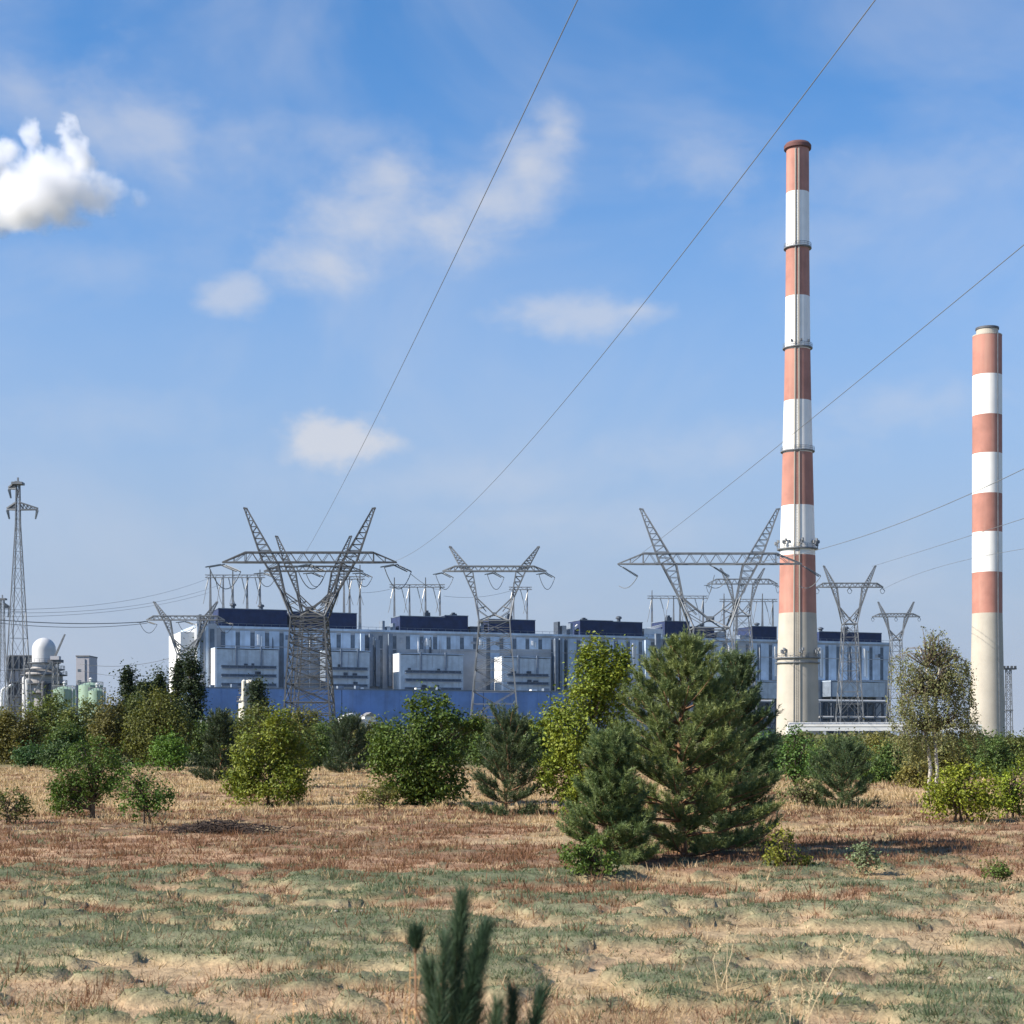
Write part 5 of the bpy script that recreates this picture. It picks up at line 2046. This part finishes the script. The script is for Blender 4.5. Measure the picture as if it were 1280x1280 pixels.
for px, top, bot, half, Y, where in (
        (262, 900, 966, 22, 108, 'between the tallest dark poplar and the dark low pine'), (318, 893, 962, 24, 116, 'directly below the cream silo'),
        (398, 902, 966, 20, 98, 'just right of the upright yellow-green bush'), (432, 895, 960, 24, 122, 'behind the dark pine right of the nearest left pylon'),
        (486, 903, 962, 20, 104, 'touching the left side of the round dark bush'), (566, 896, 962, 26, 112, 'touching the right side of the round dark bush'),
        (612, 902, 966, 22, 98, 'behind the left side of the rounded dark pine'), (682, 898, 968, 24, 100, 'between the rounded dark pine and the tall poplar'),
        (945, 916, 985, 24, 84, 'behind the right edge of the big pine'), (1004, 922, 985, 20, 80, 'behind the small bent tree'),
        (1066, 926, 988, 22, 68, 'peeping over the compact young pine'), (1112, 927, 992, 20, 64, 'midway between the compact young pine and the birch'),
        (1150, 924, 990, 22, 74, 'just left of the two white birch stems'), (1205, 922, 985, 22, 72, 'just right of the birch, below the shorter chimney'),
        (1244, 922, 985, 22, 68, 'above the bright shrub at the right edge'), (84, 902, 962, 22, 100, 'behind the small dark tree at the left')):
    belt(px, top, bot, half, Y, 'mid green belt bush ' + where, (0.048, 0.078, 0.026), (0.088, 0.118, 0.036), name='green_shrub', group='green bushes filling the shrub belt')

# far wood behind everything on the ground line: one mass
def far_wood():
    n = 42000
    Y = RNG.uniform(170, 300, n)
    u = RNG.uniform(-.5, .5, n)
    hh = 1.2 + 1.5 * vnoise(u * 60, Y * .02, 4)
    z = hh * RNG.uniform(0, 1, n) ** .6
    P = np.stack([u * Y, Y, z], 1)
    t = RNG.uniform(0, 1, n)[:, None]
    g = vnoise(u * 40, Y * .05, 9)[:, None]
    cols = (np.array([0.06, 0.07, 0.03]) * (1 - t) + np.array([0.115, 0.11, 0.045]) * t) * (.8 + .5 * g)
    o = leaf_mesh('far_thicket', P, rand_unit(n) + np.array([0, 0, .4]), RNG.uniform(.35, .75, n), cols, M['leaf'], None, .8)
    tag(o, 'low far thicket along the ground line before the power station', 'thicket', kind='stuff')


far_wood()

# ------------------------------------------------------------------ grass and low plants of the field

def field_cover():
    N = 63000
    ly = RNG.uniform(math.log(8.6), math.log(98), N)
    y = np.exp(ly)
    x = RNG.uniform(-1, 1, N) * (.345 * y + 1.6)
    g, r, st, s = zones(x, y)
    mixn = .28
    g = g * (1 - mixn) + mixn * .17
    r = r * (1 - mixn) + mixn * .14 * sstep(10, 16, y)
    st = st * (1 - mixn) + mixn * .5
    pick = RNG.uniform(0, 1, N)
    kind = np.full(N, -1)
    dens = 1 - .6 * s
    kind[pick < g * dens] = 0
    m2 = (pick >= g * dens) & (pick < (g + r) * dens)
    kind[m2] = 1
    m3 = (pick >= (g + r) * dens) & (pick < (g + r + st * (0.42 + .5 * sstep(24, 36, y))) * dens)
    kind[m3] = 2
    lit = RNG.uniform(0, 1, N) < .24
    kind[lit] = 3
    spec = {
        0: ('heath_cushions', 'low grey-green heath cushions in patches on the sand', 17, (.018, .055), .09, (0.075, 0.115, 0.062), (0.185, 0.22, 0.135), 1.1),
        1: ('dry_sorrel', 'low red-brown dry sorrel patches across the middle of the field', 15, (.03, .10), .10, (0.16, 0.08, 0.05), (0.29, 0.175, 0.11), 1.0),
        3: ('plant_litter', 'brown dead stems and litter lying between the grass', 10, (.008, .05), .13, (0.085, 0.06, 0.045), (0.30, 0.225, 0.155), 3.0),
        2: ('dry_grass', 'straw coloured dry grass covering the field', 16, (.03, .14), .09, (0.36, 0.265, 0.16), (0.60, 0.465, 0.30), 1.0)}
    for k, (nm, lab, per, hr, rad, c0, c1, lean) in spec.items():
        sel = np.nonzero(kind == k)[0]
        X, Y = x[sel], y[sel]
        idx = np.repeat(np.arange(len(sel)), per)
        n = len(idx)
        a = RNG.uniform(0, 2 * np.pi, n)
        rr = rad * np.sqrt(RNG.uniform(0, 1, n)) * (1 + .012 * Y[idx])
        bx = X[idx] + np.cos(a) * rr
        by = Y[idx] + np.sin(a) * rr
        bz = gz(bx, by) - .01
        tall = np.clip(np.exp(RNG.normal(-.15, .45, len(sel))), .3, 2.2)
        if k == 2:
            tall = tall * (0.55 + .6 * sstep(26, 40, Y))
        h = (hr[0] + (hr[1] - hr[0]) * RNG.uniform(0, 1, n) ** 1.5) * tall[idx]
        la = a + RNG.normal(0, .6, n)
        ln = h * np.abs(RNG.normal(0, .45, n)) * lean + rr * .2
        tip = np.stack([bx + np.cos(la) * ln, by + np.sin(la) * ln, bz + h], 1)
        w = np.maximum(.003 if k != 0 else .0055, Y[idx] * .00042) * RNG.uniform(.7, 1.3, n)
        wa = RNG.uniform(0, np.pi, n)
        wv = np.stack([np.cos(wa) * w, np.sin(wa) * w * .5, np.zeros(n)], 1)
        b = np.stack([bx, by, bz], 1)
        v = np.stack([b - wv, b + wv, tip], 1).reshape(-1, 3)
        f = np.arange(n * 3).reshape(n, 3)
        t = np.clip(RNG.uniform(0, 1, len(sel))[idx] * .65 + RNG.uniform(0, .35, n), 0, 1)[:, None]
        c = (np.array(c0) * (1 - t) + np.array(c1) * t) * RNG.uniform(.8, 1.2, n)[:, None]
        o = npmesh(nm, v, f, M['grass'], None, np.repeat(c, 3, axis=0))
        tag(o, lab, 'grass' if k == 2 else 'ground cover', kind='stuff')


field_cover()


def stalks(name, label, items, col, cat='dry plant', group=None, heads=True):
    """dry stalk plants; items: (px tip, py tip, Y, lean px) - each plant a thing"""
    for (px, py, Y, lean, nst, lab) in items:
        tip = W(px, py, Y)
        bx = tip.x - lean / F * Y
        g0 = float(gz(bx, Y))
        rr = random.Random(int(px * 3 + py))
        root = thing(name, lab, cat, (bx, Y, g0), 0, group)
        mb = MB()
        hd_v = []
        for i in range(nst):
            e = Vector((tip.x - bx + rr.gauss(0, .055 + .006 * nst) * (i > 0), rr.gauss(0, .09), (tip.z - g0) * (1 if i == 0 else rr.uniform(.55, .98))))
            b0 = Vector((rr.gauss(0, .03), rr.gauss(0, .03), -.03))
            m = b0.lerp(e, .55) + Vector((rr.gauss(0, .02), 0, .03))
            mb.tube([b0, m, e], [.0035, .0025, .0012], 4)
            for j in range(34):
                t = rr.uniform(.62, 1.0)
                c = m.lerp(e, (t - .55) / .45)
                d = Vector((rr.gauss(0, 1), rr.gauss(0, 1), rr.uniform(.2, 1.4))).normalized() * rr.uniform(.01, .035)
                hd_v.append((c, c + d))
        mm = mat_cache('dry_stalk', col)
        mb.build('stem', mm, root)
        hb = MB()
        for a, b in hd_v:
            hb.bar(a, b, .003, n=3)
        hb.build('seed_head', mm, root)['kind'] = 'stuff'


_mc = {}


def mat_cache(n, col):
    if (n, col) not in _mc:
        _mc[(n, col)] = mat_paint(n, col, .9, .2, 5)
    return _mc[(n, col)]


stalks('dry_stalk_plant', '', [
    (88, 1240, 6.0, 16, 4, 'pale dry grass stalk at the bottom left corner of the field'),
    (8, 1266, 5.5, 10, 3, 'short dry stalk right at the bottom left edge'),
    (1014, 1172, 8.2, 18, 4, 'arched pale stalk pair in the foreground right of centre'),
    (1000, 1215, 8.0, -6, 4, 'straight pale stalks in the foreground below the heath patch'),
    (905, 1140, 11.0, 4, 3, 'thin dry stalk right of the foreground pine seedling'),
    (722, 1245, 6.0, -6, 2, 'single pale stalk right of the low seedling side shoot'),
    (1090, 1160, 13.0, 5, 3, 'thin greenish stalks in the right middle of the field')], (0.50, 0.40, 0.25))
stalks('orange_weed', '', [
    (515, 1195, 4.6, 8, 9, 'orange-brown dry weed beside the foreground pine seedling'),
    (490, 1225, 4.7, -10, 8, 'lower orange-brown dry weed left of the foreground seedling'),
    (365, 1245, 6.2, 4, 6, 'faint dry weed tuft at the bottom left of centre')], (0.50, 0.31, 0.15))


def seedling():
    """pine seedling close to the camera"""
    Y = 4.2
    s = Y / F
    bx = (560 - 640) * s
    g0 = float(gz(bx, Y))
    root = thing('pine_seedling', 'dark young pine seedling close to the camera at the bottom centre', 'tree', (bx, Y, g0))

    def P(px, py, dy=0.0):
        w = W(px, py, Y + dy)
        return Vector((w.x - bx, dy, w.z - g0))
    foot = Vector((0, 0, -.05))
    shoots = [  # lower end, upper end, depth, needle length, needles
        (P(562, 1300), P(577, 1128), 0.0, .06, 900),
        (P(572, 1290, -.04), P(606, 1168, -.04), -.04, .055, 800),
        (P(548, 1310, .03), P(536, 1215, .03), .03, .055, 520),
        (P(590, 1300, .05), P(596, 1195, .05), .05, .055, 600),
        (P(545, 1330, -.05), P(556, 1180, -.05), -.05, .05, 460),
        (P(640, 1330, .02), P(641, 1246, .02), .02, .05, 330),
        (P(655, 1335, -.04), P(676, 1248, -.04), -.04, .05, 420),
        (P(616, 1330, -.07), P(622, 1262, -.07), -.07, .05, 300),
        (P(519, 1190, .06), P(520, 1172, .06), .06, .045, 220),
        (P(555, 1420), P(560, 1290), 0, .06, 500)]
    v0, f0, c0 = [], [], []
    base = 0
    mb = MB()
    for a, b, dy, nl, n in shoots:
        v, f, c = brush(np.array([tuple(a)]), np.array([tuple(b)]), int(n * 2.2), nl * 1.3, .0028, ((0.026, 0.06, 0.036), (0.085, 0.135, 0.08)), (.25, .85))
        v0.append(v)
        f0.append(f + base)
        c0.append(c)
        base += len(v)
        mb.tube([a, a.lerp(b, .5), b], [.006, .005, .003], 6)
    v, f, c = np.concatenate(v0), np.concatenate(f0), np.concatenate(c0)
    MB().tube([foot, Vector((.005, 0, .12)), P(556, 1420), P(562, 1300)], [.014, .013, .010, .007], 8).build('trunk', M['pine_bark'], root, smooth=True)
    for e in (P(545, 1330, -.05), P(548, 1310, .03), P(640, 1330, .02), P(655, 1335, -.04), P(616, 1330, -.07), P(590, 1300, .05), P(572, 1290, -.04)):
        mb.tube([P(556, 1430), P(556, 1430).lerp(e, .5) + Vector((0, 0, -.01)), e], [.006, .006, .005], 5)
    mb.tube([P(550, 1330), P(520, 1262, .03), P(519, 1190, .06)], [.005, .0035, .003], 5)
    mb.build('branches', M['pine_bark'], root, smooth=True)
    npmesh('needles', v, f, M['needle'], root, c)


seedling()


def twig_pile():
    """dark twigs heaped in the grass at the left"""
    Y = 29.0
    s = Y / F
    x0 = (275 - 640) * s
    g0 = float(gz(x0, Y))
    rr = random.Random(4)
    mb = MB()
    for i in range(1200):  # short dark twigs strewn low over the ground
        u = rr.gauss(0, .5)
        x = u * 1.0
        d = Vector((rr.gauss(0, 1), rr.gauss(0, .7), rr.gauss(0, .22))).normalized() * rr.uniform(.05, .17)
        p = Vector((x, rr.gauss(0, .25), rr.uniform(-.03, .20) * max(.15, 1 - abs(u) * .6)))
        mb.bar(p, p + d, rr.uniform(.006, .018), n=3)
    o = mb.build('dark_twigs', M['dead'], None)
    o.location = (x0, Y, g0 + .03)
    tag(o, 'dark heap of twigs in the dry grass at the left', 'brushwood')


twig_pile()

# pale stones on the sand
def stones():
    rr = random.Random(12)
    spots = [(420, 1150, 'pale stone beside the heath left of centre'), (452, 1148, 'small pale stone right of a twin near the heath'), (1050, 1262, 'pale round stone at the bottom right'),
             (1238, 1230, 'white stone at the right edge of the green heath patch'), (903, 1225, 'small stone by the dark patch in the right foreground')]
    for px, py, lab in spots:
        Y = F * H / (py - HOR)
        x = (px - 640) / F * Y
        mb = MB()
        r = rr.uniform(.014, .024)
        prof = [(.01, -r * .4), (r * .9, -r * .2), (r, r * .2), (r * .6, r * .55), (.01, r * .68)]
        mb.lathe(prof, 9, caps=False)
        mb.v = [(v[0] * rr.uniform(.85, 1.2), v[1] * rr.uniform(.8, 1.2), v[2]) for v in mb.v]
        o = mb.build('stone', M['stone'], None, smooth=True)
        o.location = (x, Y, float(gz(x, Y)) + .01)
        tag(o, lab, 'stone')


stones()

# ------------------------------------------------------------------ air
def haze(density=0.00002):
    mb = MB().box(-1500, 1500, -250, 2500, -3.0, 216.0)
    m = bpy.data.materials.new('haze')
    m.use_nodes = True
    t = NT(m.node_tree)
    t.n.clear()
    out = t.new('ShaderNodeOutputMaterial')
    pv = t.new('ShaderNodeVolumePrincipled')
    pv.inputs['Color'].default_value = (0.66, 0.83, 1.0, 1)
    pv.inputs['Density'].default_value = density
    pv.inputs['Anisotropy'].default_value = 0.3
    t.link(pv.outputs[0], out.inputs['Volume'])
    o = mb.build('haze', m, None)
    tag(o, 'thin bluish haze filling the air', 'haze', kind='stuff')


if HAZE:
    haze()
